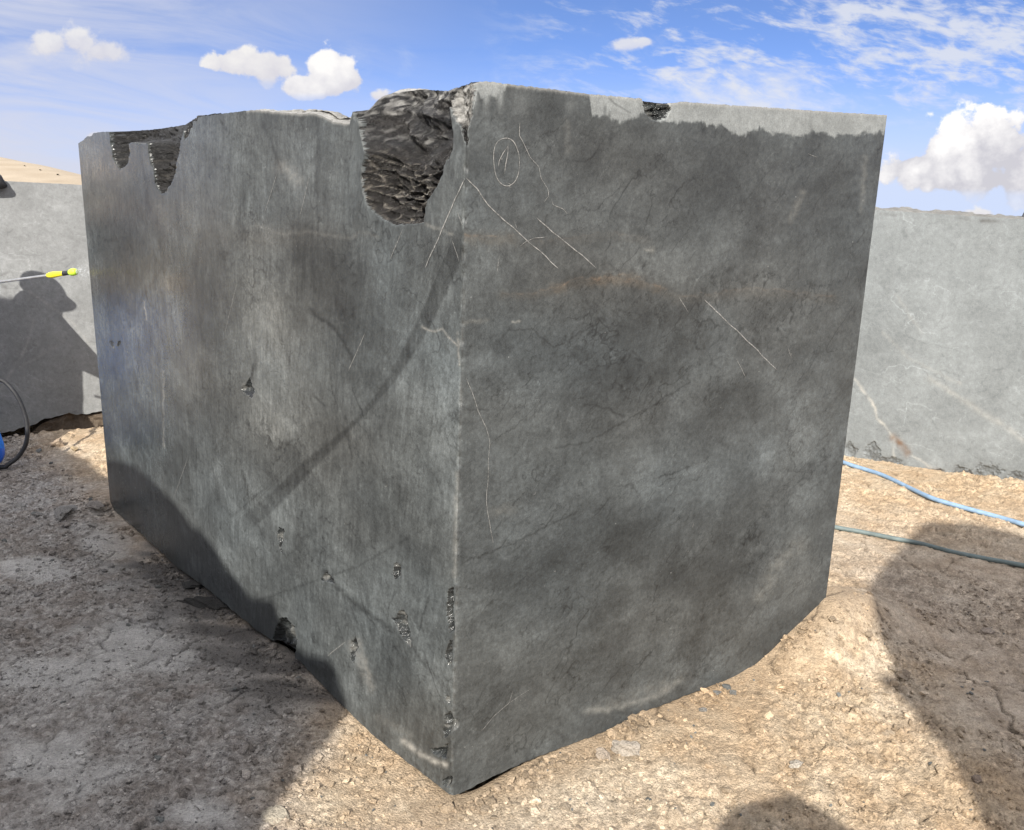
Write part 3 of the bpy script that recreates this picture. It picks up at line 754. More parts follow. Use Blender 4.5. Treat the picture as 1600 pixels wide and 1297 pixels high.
def build_block():
    root = empty('stone_block', tuple(C0))
    tag(root, 'huge dark grey wet stone block with a broken scalloped hollow in its top edge', 'stone block')
    faces = {}
    for key, tpx, bpx, n, e1, nc, nr, wp, other in (('L', LTOP_PX, LBOT_PX, NL, EL, 940, 720, 1.25, NR), ('R', RTOP_PX, RBOT_PX, NR, ER, 740, 720, 1.0, NL)):
        P, a, b, s, (tp, bt) = build_face(tpx, bpx, n, e1, nc, nr, wp)
        px, py = to_px(P)
        D, idm = chip_depth(px, py)
        # keep the corner edge shared by the two faces: chips there push both inwards
        fade = sstep(0.0, 0.03, a)
        edge_chip = np.exp(-(a / 0.006) ** 2) * np.clip(0.3 + fbm(b * 26, a * 0 + 1, 301, 3), 0, 1) * 0.006
        big_edge = np.where((py < 232) & (key == 'L'), D, 0)
        cornerD = D * (1 - fade)
        Pn = P - n * (D * fade)[..., None] - (n + other) * (np.minimum(cornerD, 0.035) * 0.75 + edge_chip)[..., None]
        if key == 'L':
            # the crest seen against the sky keeps its line where the edge is broken back
            tx_, ty_ = to_px(Pn[-1]); o_ = np.argsort([p[0] for p in LTOP_PX])
            want = np.interp(tx_, np.array([p[0] for p in LTOP_PX])[o_], np.array([p[1] for p in LCREST_PX])[o_])
            depth_ = Pn[-1, :, 1] * CP - (Pn[-1, :, 2] - EYE) * SP
            dz = np.clip((ty_ - want) * depth_ / FOC, -0.05, 0.16) * (D[-1] > 0.005)
            dz = dz + 0.004 * fbm(tx_ / 5, tx_ * 0, 333, 3) * (D[-1] > 0.005)
            Pn[..., 2] += dz[None, :] * (np.linspace(0, 1, nr)[:, None] ** 7)
        # very shallow unevenness of the saw cut
        Pn = Pn + n * (0.0012 * fbm(a * 7, b * 7, 305, 4) * fade * (idm == 0))[..., None]
        # worn top and bottom arris
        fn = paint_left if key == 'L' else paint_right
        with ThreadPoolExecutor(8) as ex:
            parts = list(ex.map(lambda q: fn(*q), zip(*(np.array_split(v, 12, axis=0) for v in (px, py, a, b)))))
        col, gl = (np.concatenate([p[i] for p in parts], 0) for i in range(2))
        # pale line along the arris
        ar = np.exp(-(a / 0.004) ** 2) * np.clip(0.35 + 1.2 * fbm(b * 14, a * 0, 311, 3), 0, 1) * sstep(200, 700, py) * 0.20
        ta = np.exp(-((tp[None, :] - b) / 0.005) ** 2) * 0.55 * (px > 385)
        m = np.clip(ar + ta, 0, 1)[..., None]
        col = col * (1 - m) + np.array([0.30, 0.295, 0.28]) * m
        fc, fg = paint_frac(px, py, a, b, idm, D)
        faces[key] = dict(P=Pn, flat=P, col=col, gl=gl, fc=fc, fg=fg, idm=idm, e1=e1, n=n, s=s)
    # weld the corner column
    cor = 0.5 * (faces['L']['P'][:, 0] + faces['R']['P'][:, 0])
    faces['L']['P'][:, 0] = cor; faces['R']['P'][:, 0] = cor
    names = {1: 'fracture_hollow', 2: 'fracture_hollow', 3: 'chip', 4: 'chip', 5: 'chip', 6: 'chip', 7: 'chip'}
    labels = {1: 'large dark shell-shaped hollow with rippled floor', 2: 'paired tongue-shaped dark hollows at the far end', 4: 'pale crushed break beside the corner'}
    for key, f in faces.items():
        nr, nc = f['P'].shape[:2]
        q = grid_quads(nr, nc, flip=(key == 'L'))
        P = f['P'].reshape(-1, 3); idm = f['idm'].reshape(-1)
        qid = np.where((idm[q] > 0).sum(1) >= 3, idm[q].max(1), 0)
        for v in np.unique(qid):
            Ps, qs, u = sub_mesh(P, q, qid == v)
            me = mesh_from('face', Ps, qs)
            if v == 0:
                o = link('sawn_face', me, M_SAWN)
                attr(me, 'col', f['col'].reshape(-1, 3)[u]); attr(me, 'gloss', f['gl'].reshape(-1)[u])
            else:
                o = link(names.get(v, 'chip'), me, M_CHIP if v >= 5 and v != 7 else M_FRAC)
                attr(me, 'col', f['fc'].reshape(-1, 3)[u]); attr(me, 'gloss', f['fg'].reshape(-1)[u])
                if v in labels: o['label'] = labels[v]
            adopt(o, root)
    # rough top
    Lr = faces['L']['P'][-1]; Lf = faces['L']['flat'][-1]; Rr = faces['R']['P'][-1]
    ns = 300; nw = 160
    si = np.unique(np.round(np.linspace(0, len(Lr) - 1, ns)).astype(int)); ns = len(si)
    wi = np.unique(np.round(np.linspace(0, 1, nw) ** 1.6 * (len(Rr) - 1)).astype(int)); nw = len(wi)
    Lr = Lr[si]; Lf = Lf[si]; Rr = Rr[wi]
    straight = Lf[0] + (Lf[-1] - Lf[0]) * np.linspace(0, 1, ns)[:, None]
    # the top behind the front edge: follows the straight crest with its own relief
    crest = Lf.copy()
    cl = np.array([np.interp(i, np.linspace(0, 1, 9), [1.815, 1.80, 1.775, 1.77, 1.775, 1.785, 1.80, 1.79, 1.78]) for i in np.linspace(0, 1, ns)])
    wv = np.linalg.norm(Rr - Rr[0], axis=1)
    P = np.zeros((ns, nw, 3))
    for j in range(nw):
        k = math.exp(-(wv[j] / 0.30) ** 1.0)
        base = Lf.copy()
        kz = math.exp(-(wv[j] / 0.16) ** 2)
        base[:, 2] = Lf[:, 2]
        P[:, j] = base + (Lr - Lf) * k + (Rr[j] - faces['R']['flat'][-1, 0])
    sv = np.linalg.norm(Lf - Lf[0], axis=1)
    SS, WW = np.meshgrid(sv, wv, indexing='ij')
    rough = 0.035 * fbm(SS * 5, WW * 5, 401, 4) + 0.018 * fbm(SS * 22, WW * 22, 405, 3)
    rough -= 0.085
    fadeR = sstep(0, 0.30, SS) ; fadeL = sstep(0.0, 0.12, WW)
    lfx, lfy = to_px(Lf)
    hump = np.interp(lfx, [385, 400, 430, 470, 510, 552, 575, 590], [0, 0.035, 0.045, 0.075, 0.085, 0.09, 0.05, 0]) * 1.0
    P[..., 2] += rough * fadeL * fadeR + hump[:, None] * np.exp(-((WW - 0.22) / 0.16) ** 2) * (1 + 0.5 * fbm(SS * 16, WW * 16, 407, 3))
    P[:, 0] = Lr; P[0, :] = Rr
    me = mesh_from('top', P.reshape(-1, 3), grid_quads(ns, nw))
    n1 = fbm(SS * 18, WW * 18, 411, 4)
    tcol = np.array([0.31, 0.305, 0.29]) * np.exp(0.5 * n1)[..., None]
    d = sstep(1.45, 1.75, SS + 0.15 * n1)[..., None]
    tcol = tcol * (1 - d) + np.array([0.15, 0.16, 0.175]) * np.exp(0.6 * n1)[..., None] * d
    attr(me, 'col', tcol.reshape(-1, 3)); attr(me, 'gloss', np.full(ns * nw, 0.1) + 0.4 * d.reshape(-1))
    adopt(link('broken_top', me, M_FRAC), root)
    # the far sides
    LB = faces['L']['P'][:, -1]; RB = faces['R']['P'][:, -1]
    tl = P[-1, :]; tr = P[:, -1]
    def side(col_edge, toprow, shift):
        h = 40; rows = []
        n = len(toprow)
        idx = np.round(np.linspace(0, len(col_edge) - 1, h)).astype(int)
        ce = col_edge[idx]
        for k in range(h):
            t = k / (h - 1)
            bot = np.linspace(0, 1, n)[:, None] * shift + col_edge[0]
            r = bot * (1 - t) + toprow * t
            r = r + (ce[k] - r[0])
            if k == h - 1: r = toprow.copy()
            rows.append(r)
        return np.array(rows)
    for ce, tr_, sh in ((LB, tl, (ER * 1.6)), (RB, tr, (EL * 2.93))):
        G = side(ce, tr_, sh)
        me = mesh_from('back', G.reshape(-1, 3), grid_quads(G.shape[0], G.shape[1], flip=True))
        gx = G.reshape(-1, 3); nn = fbm((gx[:, 0] + gx[:, 1]) * 5, gx[:, 2] * 5, 421, 4)
        attr(me, 'col', np.array([0.2, 0.205, 0.2]) * np.exp(0.5 * nn)[:, None]); attr(me, 'gloss', np.full(len(nn), 0.2))
        adopt(link('sawn_face', me, M_PALE), root)
    # chalk and scratches
    el = [(791 + 20.5 * math.cos(t) + 1.5 * math.sin(t), 253 + 38.5 * math.sin(t) + 1.2 * math.sin(3 * t)) for t in np.linspace(-2.2, 4.25, 40)]
    num = ribbon('chalk_number', [el, [(778.5, 261), (780, 250), (785, 239), (793, 228)], [(793.5, 225), (793, 240), (790, 258), (788, 272)], [(790, 285), (797, 288), (801, 286), (794, 292), (799, 293)]], NR, ER, M_CHALK, root, 0.0019)
    num['label'] = 'figure 1 scratched inside an oval'
    ribbon('chalk_line', [[(728, 278), (745, 295), (762, 320), (785, 341), (807, 361), (840, 390), (872, 419)]], NR, ER, M_CHALK, root, 0.0023)
    ribbon('chalk_line', [[(838, 340), (860, 360), (895, 387), (931, 418)]], NR, ER, M_CHALK, root, 0.0023)
    ribbon('chalk_line', [[(1100, 468), (1125, 492), (1160, 525), (1213, 577)]], NR, ER, M_CHALK, root, 0.0028)
    ribbon('chalk_line', [[(727, 279), (712, 310), (692, 358), (665, 418)]], NL, EL, M_CHALK, root, 0.003)
    for st in [[(630, 358), (610, 405)], [(715, 330), (723, 352)], [(706, 372), (718, 408)], [(433, 272), (415, 330)], [(484, 275), (469, 340)], [(571, 520), (545, 580)], [(512, 1025), (540, 1002)], [(293, 718), (272, 778)],
                       [(370, 445), (352, 520)]]: ribbon('scratch', [st], NL, EL, M_CHALK, root, 0.0016)
    for st in [[(780, 398), (776, 428)], [(752, 1142), (772, 1118), (795, 1098), (800, 1080)], [(795, 1098), (830, 1075)], [(803, 345), (808, 358)], [(820, 237), (827, 231)], [(1150, 560), (1165, 590)], [(1230, 540), (1236, 560)],
                       [(1262, 240), (1276, 246)], [(1060, 463), (1075, 488)], [(833, 774), (838, 768)], [(1080, 828), (1084, 816)]]: ribbon('scratch', [st], NR, ER, M_CHALK, root, 0.0013)
    for st in [[(812, 190), (811, 212), (820, 228), (828, 246), (842, 260), (846, 280), (856, 297), (857, 306), (850, 316)], [(861, 311), (864, 320), (880, 327), (886, 334)], [(728, 590), (742, 625), (746, 640), (760, 668), (765, 692), (762, 740), (760, 785), (770, 850)],
                           [(812, 385), (820, 378), (835, 372), (855, 370)]]: ribbon('quartz_vein', [st], NR, ER, M_CHALK, root, 0.0013)
    return faces
FACES = build_block()

# ------------------------------------------------------------------ ground
def contact(bpx, n, e1):
    q = px_ab(bpx, n, e1)
    z = np.array([hit_plane(C0, n, x, y)[2] for x, y in bpx])
    return q[:, 0], z
RC_PX = [(705, 1240), (760, 1219), (805, 1197), (850, 1179), (900, 1160), (950, 1141), (1000, 1112), (1040, 1099), (1100, 1075), (1150, 1052), (1180, 1035), (1205, 1016), (1235, 989), (1265, 962), (1290, 938)]
rca, rcz = contact(RC_PX, NR, ER)
lca, lcz = contact(LBOT_PX, NL, EL)
LLEN = np.linalg.norm(L0 - C0); RLEN = np.linalg.norm(R0 - C0)
ELh = EL[:2] / np.linalg.norm(EL[:2]); ERh = ER[:2] / np.linalg.norm(ER[:2]); NLh = NL[:2] / np.linalg.norm(NL[:2]); NRh = NR[:2] / np.linalg.norm(NR[:2])

def ground_fields(x, y, fine=True):
    """height, colour and gloss of the soil"""
    dx = x - C0[0]; dy = y - C0[1]
    al = dx * ELh[0] + dy * ELh[1]; dl = dx * NLh[0] + dy * NLh[1]
    ar = dx * ERh[0] + dy * ERh[1]; dr = dx * NRh[0] + dy * NRh[1]
    P = np.stack([x, y, np.zeros_like(x)], -1)
    px, py = to_px(P)
    core = np.exp(-((x / 6.0) ** 2 + ((y - 4) / 6.0) ** 2) ** 2)
    farm = 1 - core
    zone = sstep(-0.25, 0.25, dl + 0.12 * fbm(x * 2, y * 2, 6, 3)) * sstep(-0.38, -0.80, x - 0.12 * (y - 2.0) + 0.25 * fbm(x * 1.5, y * 1.5, 9, 3))   # left of the block: grey mud, with the shadow's grey put into the colour
    base = 0.028 * fbm(x * 1.3, y * 1.3, 501, 4) * sstep(0.0, 0.7, np.minimum(np.abs(dl) + 0 * dl, 9)) + 0.25 * farm * fbm(x * 0.05, y * 0.05, 503, 4) - 0.05 * np.clip(np.hypot(x, y) - 14, 0, None)
    # mud flats (smooth) against crumbly soil
    flat = np.zeros_like(x)
    for cx, cy, rx, ry, k in [(230, 1010, 120, 62, 1), (60, 890, 90, 24, .8), (60, 1060, 120, 40, .9), (90, 1200, 120, 70, .8), (165, 845, 60, 30, .8), (300, 840, 90, 34, 1), (440, 1000, 90, 60, .9), (520, 1090, 60, 40, 1), (300, 1270, 90, 30, .8),
                              (1560, 1120, 120, 60, .6), (1500, 950, 80, 30, .4)]:
        flat = np.maximum(flat, k * blob(px, py, cx, cy, rx, ry))
    flat = np.clip(sstep(0.25, 0.75, flat + 0.55 * fbm(x * 6, y * 6, 511, 4)), 0, 1)
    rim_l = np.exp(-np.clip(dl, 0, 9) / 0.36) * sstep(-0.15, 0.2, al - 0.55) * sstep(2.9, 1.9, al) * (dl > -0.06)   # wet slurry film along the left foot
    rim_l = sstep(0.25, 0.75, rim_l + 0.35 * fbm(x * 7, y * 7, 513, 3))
    flat = np.maximum(flat, rim_l)
    rim_r = sstep(0.16, 0.02, np.abs(dr) + 0.06 * fbm(x * 6, y * 6, 517, 3)) * (ar > -0.1) * (ar < RLEN + 0.2)
    flat = np.clip(np.maximum(flat, 0.8 * rim_r), 0, 1)
    flat = np.maximum(flat, 0.65 * sstep(0.0, 0.32, fbm(x * 1.7, y * 1.7, 581, 4)) * (1 - zone))
    cr = 1 - 0.88 * flat
    h = base
    if fine:
        m = cr
        f1, f2, idv = worley(x * 17 + 0.6 * fbm(x * 12, y * 12, 2, 3), y * 17 + 0.6 * fbm(x * 12, y * 12, 4, 3), 21)
        g1, g2, idg = worley(x * 42, y * 42, 23)
        k1, k2, idk = worley(x * 85, y * 85, 25)
        patch = sstep(-0.25, 0.35, fbm(x * 3.1, y * 3.1, 521, 4))
        h = h + m * (0.012 * fbm(x * 8, y * 8, 523, 4) + 0.016 * (idv ** 3) * np.clip(0.6 - f1, 0, 0.25) / 0.25 * patch + 0.009 * idg ** 2 * np.clip(0.5 - g1, 0, 0.2) / 0.2 * (0.35 + 0.65 * patch) + 0.006 * idk * np.clip(0.45 - k1, 0, 0.2) / 0.2 + 0.010 * np.abs(fbm(x * 24, y * 24, 529, 4, 0.7)))
        h = h + 0.0055 * fbm(x * 55, y * 55, 525, 3, 0.8) * (0.25 + m)
        cr2 = fbm(x * 34, y * 34, 526, 4, 0.75)
        h = h + m * 0.020 * np.clip(cr2, 0, 1) * sstep(-0.2, 0.3, fbm(x * 5, y * 5, 528, 3))
        pit = sstep(0.26, 0.40, fbm(x * 28 + 5, y * 40, 530, 3, 0.7)) * m
        h = h - 0.006 * pit
        # clods turned up here and there
        lump = ridge(x * 5, y * 5, 527, 3)
        h = h + m * 0.012 * sstep(0.72, 0.95, lump) * patch
        # drying cracks
        wx = x + 0.05 * fbm(x * 7, y * 7, 531, 4); wy = y + 0.05 * fbm(x * 7, y * 7, 533, 4)
        c1, c2, _ = worley(wx * 4.6, wy * 4.6, 31)
        d1, d2, _ = worley(wx * 11, wy * 11, 33)
        cm = sstep(0.0, 0.4, fbm(x * 1.8, y * 1.8, 541, 3) + 0.6 * flat)
        crack = np.exp(-((c2 - c1) / 0.030) ** 2) * cm + 0.6 * np.exp(-((d2 - d1) / 0.04) ** 2) * sstep(0.1, 0.5, fbm(x * 2.6, y * 2.6, 543, 3))
        crack = np.clip(crack * sstep(-0.3, 0.2, fbm(x * 14, y * 14, 545, 2)), 0, 1)
        h = h - 0.014 * crack
    else:
        pit = 0 * x; crack = 0 * x; idg = idv = patch = 0 * x + 0.5; f1 = 0 * x + 0.3
    # meet the foot of the block where the photo shows it
    gap_r = np.interp(ar, [0, 0.2, 0.4, 0.7, 0.9, 1.2, 1.35, 1.6], [0.035, 0.020, 0.004, 0.006, 0.012, 0.008, -0.004, -0.012])
    gap_l = np.interp(al, [0, 0.25, 0.6, 0.75, 1.2, 2.0, 2.6, 3.0], [0.035, 0.03, 0.012, 0.012, 0.03, 0.035, 0.02, 0.0])
    zr = np.interp(ar, rca, rcz) - gap_r; zl = np.interp(al, lca, lcz) - gap_l
    wr = np.exp(-(np.clip(np.abs(dr) - 0.03, 0, 9) / 0.15) ** 2) * sstep(-0.35, 0.0, ar) * sstep(RLEN + 0.6, RLEN + 0.05, ar)
    wl = np.exp(-(np.clip(np.abs(dl) - 0.03, 0, 9) / 0.20) ** 2) * sstep(-0.35, 0.0, al) * sstep(LLEN + 0.5, LLEN + 0.0, al)
    sm = 0.25
    h = h * (1 - wr) + (zr + sm * (h - base) ) * wr
    h = h * (1 - wl) + (zl + sm * (h - base)) * wl
    inside = sstep(-0.02, -0.12, dl) * sstep(-0.02, -0.12, dr) * (al < LLEN) * (ar < RLEN)
    h = h - 0.10 * inside
    wd = (x + 3.55) * 0.425 - (y - 5.95) * 0.905
    h = h - 0.13 * np.exp(-(np.clip(wd - 0.02, 0, 9) / 0.26) ** 2) * sstep(-2.35, -2.85, x) * (y > 4.6) * (wd > -0.3)
    # hump of soil in the gap behind the left end, low bank at the pale block on the right
    h = h + 0.04 * np.exp(-(((x + 2.55) / 0.35) ** 2 + ((y - 5.5) / 0.3) ** 2))
    # ---- colours
    n1 = fbm(x * 2.2, y * 2.2, 551, 4); n2 = fbm(x * 9, y * 9, 553, 4); n3 = fbm(x * 40, y * 40, 555, 3)
    tan = np.array([0.475, 0.350, 0.228]); pale = np.array([0.56, 0.462, 0.340]); och = np.array([0.42, 0.288, 0.168])
    k = np.clip(0.35 + 0.9 * n2 + 0.5 * n1, 0, 1)[..., None]
    ct = tan * (1 - k) + pale * k
    k = np.clip(-0.15 - 1.1 * n1 + 0.4 * n2, 0, 1)[..., None] * 0.7
    ct = ct * (1 - k) + och * k
    lite = blob(px, py, 900, 1270, 260, 80)[..., None] * 0.55
    ct = ct * (1 - lite) + np.array([0.57, 0.50, 0.405]) * lite
    brown = np.array([0.285, 0.255, 0.23]); grey = np.array([0.42, 0.40, 0.38]); mud = np.array([0.50, 0.485, 0.465])
    k = np.clip(0.5 + 1.2 * n1 + 1.2 * n2 + 0.8 * n3, 0, 1)[..., None]
    cg = brown * (1 - k) + grey * k
    cg = cg * (1 - flat[..., None]) + mud * np.exp(0.25 * n2)[..., None] * flat[..., None]
    red = np.clip(0.9 * fbm(x * 3.1 + 7, y * 3.1, 557, 3) - 0.1, 0, 1)[..., None] * 0.4 * (1 - flat[..., None])
    cg = cg * (1 - red) + np.array([0.19, 0.135, 0.10]) * red
    zz = zone[..., None]
    col = ct * (1 - zz) + cg * zz
    # right-hand lane: the large shadow's tone put into the soil colour
    shadow_lane = (sstep(1.1, 1.6, x + 0.2 * n1) * sstep(4.6, 3.2, y))[..., None] * 0.65
    col = col * (1 - shadow_lane) + (np.array([0.41, 0.355, 0.30]) * np.exp(0.6 * n2)[..., None]) * shadow_lane
    col = col * np.exp((0.45 * n3 + 0.30 * (idg - 0.5) + 0.12 * (idv - 0.5) + 0.45 * fbm(x * 110, y * 110, 575, 2)) * (1 - 0.6 * flat))[..., None]
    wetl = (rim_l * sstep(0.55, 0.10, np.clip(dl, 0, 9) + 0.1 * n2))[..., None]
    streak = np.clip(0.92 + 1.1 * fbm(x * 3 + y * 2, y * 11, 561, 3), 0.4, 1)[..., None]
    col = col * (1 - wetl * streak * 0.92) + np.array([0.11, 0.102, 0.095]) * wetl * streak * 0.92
    wetr = (rim_r * 0.55 * np.clip(0.6 + n2 + 0.7 * n1, 0, 1))[..., None]
    col = col * (1 - wetr) + np.array([0.26, 0.18, 0.11]) * wetr
    # damp dark spots
    spot = sstep(0.50, 0.62, fbm(x * 5.5 + 3, y * 9, 563, 3))[..., None] * 0.5
    col = col * (1 - spot * zz) + np.array([0.16, 0.14, 0.125]) * spot * zz
    col = col * (1 - 0.68 * crack)[..., None] * (1 - 0.30 * pit)[..., None]  # shade inside cracks and pits painted into the colour
    gloss = np.clip(0.15 * flat + 0.75 * wetl[..., 0] * streak[..., 0], 0, 1)
    scrub = farm[..., None]
    col = col * (1 - scrub) + (np.array([0.42, 0.33, 0.22]) * np.exp(0.5 * fbm(x * .3, y * .3, 571, 4))[..., None]) * scrub
    return h, col, gloss

def soil_material():
    m, nt, b = new_mat('dry soil'); E.nt = nt
    at = node(nt, 'ShaderNodeAttribute', attribute_name='col'); gl = node(nt, 'ShaderNodeAttribute', attribute_name='gloss')
    tc = node(nt, 'ShaderNodeTexCoord'); v = tc.outputs['Object']
    n1 = E(noise_node(nt, v, 90, 6, 0.75)); n2 = E(noise_node(nt, v, 300, 4, 0.75))
    vo = node(nt, 'ShaderNodeTexVoronoi'); nt.links.new(v, vo.inputs['Vector']); vo.inputs['Scale'].default_value = 150; vo.inputs['Randomness'].default_value = 1.0
    vd = E(vo.outputs['Distance'])
    f = 1.0 + (n1 - 0.5) * 0.9 + (n2 - 0.5) * 1.1 - vd.step(0.45, 0.8) * 0.35 * n1.step(0.4, 0.6)  # last term paints crevice shade between crumbs
    sc = node(nt, 'ShaderNodeVectorMath', operation='SCALE')
    nt.links.new(at.outputs['Color'], sc.inputs[0]); nt.links.new(f.max(0.2).v, sc.inputs['Scale'])
    set_in(nt, b, 'Base Color', sc.outputs[0])
    set_in(nt, b, 'Roughness', (0.95 - E(gl.outputs['Fac']) * 0.7 + (n1 - 0.5) * 0.1).max(0.15).min(1.0))
    b.inputs['Specular IOR Level'].default_value = 0.3
    bp = node(nt, 'ShaderNodeBump'); bp.inputs['Strength'].default_value = 0.9; bp.inputs['Distance'].default_value = 0.010
    nt.links.new((n1 + n2 * 0.6 - vd * 0.5).v, bp.inputs['Height']); nt.links.new(bp.outputs[0], b.inputs['Normal'])
    return m
M_SOIL = soil_material()

def build_ground():
    def axis(lo, hi, step, far, grow=1.13):
        c = list(np.arange(lo, hi, step)); s = step; r = []
        x = c[-1]
        while x < far: s *= grow; x += s; r.append(x)
        s = step; l = []; x = lo
        while x > -far: s *= grow; x -= s; l.append(x)
        return np.array(l[::-1] + c + r)
    X = axis(-3.5, 3.05, 0.0062, 4000); Y = axis(1.75, 6.3, 0.0068, 4000)
    x, y = np.meshgrid(X, Y)
    with ThreadPoolExecutor(8) as ex:      # the arrays are long: work through them in slices
        parts = list(ex.map(lambda q: ground_fields(*q), zip(np.array_split(x.ravel(), 16), np.array_split(y.ravel(), 16))))
    h, col, gl = (np.concatenate([p[i] for p in parts]) for i in range(3))
    P = np.stack([x.ravel(), y.ravel(), h], -1)
    me = mesh_from('ground', P, grid_quads(len(Y), len(X)))
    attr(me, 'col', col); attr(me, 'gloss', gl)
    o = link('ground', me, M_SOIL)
    o['kind'] = 'structure'
    return X, Y, h.reshape(len(Y), len(X))
GX, GY, GH = build_ground()

def gz(x, y):
    j = np.clip(np.searchsorted(GX, x), 0, len(GX) - 1); i = np.clip(np.searchsorted(GY, y), 0, len(GY) - 1)
    return GH[i, j]

# ------------------------------------------------------------------ loose stones
def rock_template(seed, sub=2, flat=0.7, jag=0.35):
    bm = bmesh.new(); bmesh.ops.create_icosphere(bm, subdivisions=sub, radius=1)
    r = random.Random(seed)
    planes = [(Vector((r.gauss(0, 1), r.gauss(0, 1), r.gauss(0, 1))).normalized(), r.uniform(0.5, 0.85)) for _ in range(9)]
    for v in bm.verts:
        p = v.co.copy()
        for n, d in planes:
            e = p.dot(n) - d
            if e > 0: p -= n * e
        q = np.array(p) * 2.1 + seed * 3.7
        p *= 1 + jag * 0.5 * float(perlin(np.array([q[0] + q[2]]), np.array([q[1] - q[2]]), seed)[0])
        p.z *= flat
        v.co = p
    V = np.array([v.co[:] for v in bm.verts]); F = np.array([[v.index for v in f.verts] for f in bm.faces])
    bm.free()
    return V, F

def rand_rot(r):
    a, b, c = r.uniform(0, 6.28), r.uniform(-0.5, 0.5), r.uniform(-0.5, 0.5)
    return np.array((Matrix.Rotation(a, 3, 'Z') @ Matrix.Rotation(b, 3, 'X') @ Matrix.Rotation(c, 3, 'Y')))

def build_gravel():
    temps = [rock_template(k, 0, 0.7) for k in range(10)]
    r = random.Random(21)
    V = []; F = []; Cc = []; off = 0
    N = 170000
    xs = rng.uniform(-3.5, 3.0, N); ys = 1.8 + 4.6 * rng.uniform(0, 1, N) ** 1.3
    dens = 0.5 + 0.9 * fbm(xs * 2.5, ys * 2.5, 601, 3) + 0.35 * fbm(xs * 9, ys * 9, 603, 2)
    dens -= 0.45 * sstep(0.0, 0.32, fbm(xs * 1.7, ys * 1.7, 581, 4)) * (xs > -0.5)
    keep = (dens > rng.uniform(0.1, 1.0, N))
    dx = xs - C0[0]; dy = ys - C0[1]
    dl = dx * NLh[0] + dy * NLh[1]; dr = dx * NRh[0] + dy * NRh[1]
    keep &= ~((dl < 0.02) & (dr < 0.02))
    nf = 2600; t_ = rng.uniform(0, 1, nf); off_ = np.abs(rng.normal(0, 0.035, nf)) + 0.004
    fx = np.where(np.arange(nf) < 1500, C0[0] + ERh[0] * t_ * RLEN + NRh[0] * off_, C0[0] + ELh[0] * t_ * LLEN + NLh[0] * off_)
    fy = np.where(np.arange(nf) < 1500, C0[1] + ERh[1] * t_ * RLEN + NRh[1] * off_, C0[1] + ELh[1] * t_ * LLEN + NLh[1] * off_)
    kf = fbm(fx * 5, fy * 5, 611, 3) > -0.05
    xs = np.concatenate([xs, fx]); ys = np.concatenate([ys, fy]); keep = np.concatenate([keep, kf]); NB = N
    h, col, gl = ground_fields(xs, ys, fine=False)
    for i in np.nonzero(keep)[0]:
        s = 0.0022 * math.exp(abs(r.gauss(0, 0.68))) * (0.75 + 0.12 * ys[i])
        s = min(s * (1.4 if i >= NB else 1.0), 0.019)
        Vt, Ft = temps[r.randrange(10)]
        R = rand_rot(r)
        p = (Vt * (s * np.array([r.uniform(.8, 1.4), 1, r.uniform(.7, 1)]))) @ R.T + np.array([xs[i], ys[i], gz(xs[i], ys[i]) + s * 0.3])
        V.append(p); F.append(Ft + off); off += len(p)
        k = r.uniform(0.6, 1.3)
        c = col[i] * k
        if r.random() < 0.02: c = np.array([0.14, 0.145, 0.14]) * r.uniform(0.8, 1.5)
        Cc.append(np.tile(c, (len(p), 1)))
    me = mesh_from('gravel', np.concatenate(V), [], False, np.concatenate(F))
    cc = np.concatenate(Cc)
    attr(me, 'col', cc); attr(me, 'gloss', np.zeros(len(cc)))
    o = link('gravel', me, M_SOIL); o['kind'] = 'stuff'
    tag(o, 'fine crumbs of soil and gravel strewn over the ground', 'gravel')
build_gravel()

def loose_stone(x, y, w, hgt, col, label, seed, dep=None, sink=0.3):
    """x, y: photo pixel of its foot; w, hgt: size in metres"""
    g = gnd(x, y); g = gnd(x, y, float(gz(g[0], g[1])))
    V, F = rock_template(seed, 4, 1.0, 0.6)
    P = V * np.array([w / 2, (dep or w * 0.75) / 2, hgt / 2])
    r = random.Random(seed); a = r.uniform(-0.4, 0.4)
    R = np.array(Matrix.Rotation(a, 3, 'Z')); P = P @ R.T
    P = P * (1 + 0.05 * fbm(V[:, 0] * 7, V[:, 1] * 7 + V[:, 2] * 5, seed, 3))[:, None]
    P[:, 2] += hgt / 2 * (1 - 2 * sink)
    me = mesh_from('loose_stone', P, [], False, F)
    me.polygons.foreach_set('use_smooth', np.full(len(me.polygons), seed % 2 == 0))
    n = fbm(V[:, 0] * 3, V[:, 1] * 3 + V[:, 2] * 2, seed + 9, 4)
    attr(me, 'col', np.array(col) * 0.8 * np.exp(0.35 * n)[:, None]); attr(me, 'gloss', np.zeros(len(P)))
    o = link('loose_stone', me, M_SOIL)
    o.location = tuple(g)
    tag(o, label, 'stone', 'loose stones lying on the soil')
    return o
TANC = (0.50, 0.42, 0.33); GREYC = (0.36, 0.345, 0.325)
loose_stone(980, 1176, 0.085, 0.055, (0.52, 0.46, 0.39), 'pale angular stone beside the right foot of the dark block, larger of a touching pair', 3)
loose_stone(942, 1182, 0.055, 0.04, (0.50, 0.42, 0.34), 'small pale stone beside the right foot of the dark block, smaller of a touching pair', 5)
loose_stone(92, 697, 0.085, 0.075, (0.46, 0.36, 0.27), 'upright brown pointed stone under the pale block on the left', 6)
loose_stone(117, 703, 0.05, 0.04, (0.52, 0.41, 0.27), 'small yellowish stone in the sunny patch behind the dark block', 8)
loose_stone(100, 802, 0.115, 0.07, GREYC, 'flat grey wedge-shaped stone bedded in shaded soil left of the block', 11, 0.16, 0.4)
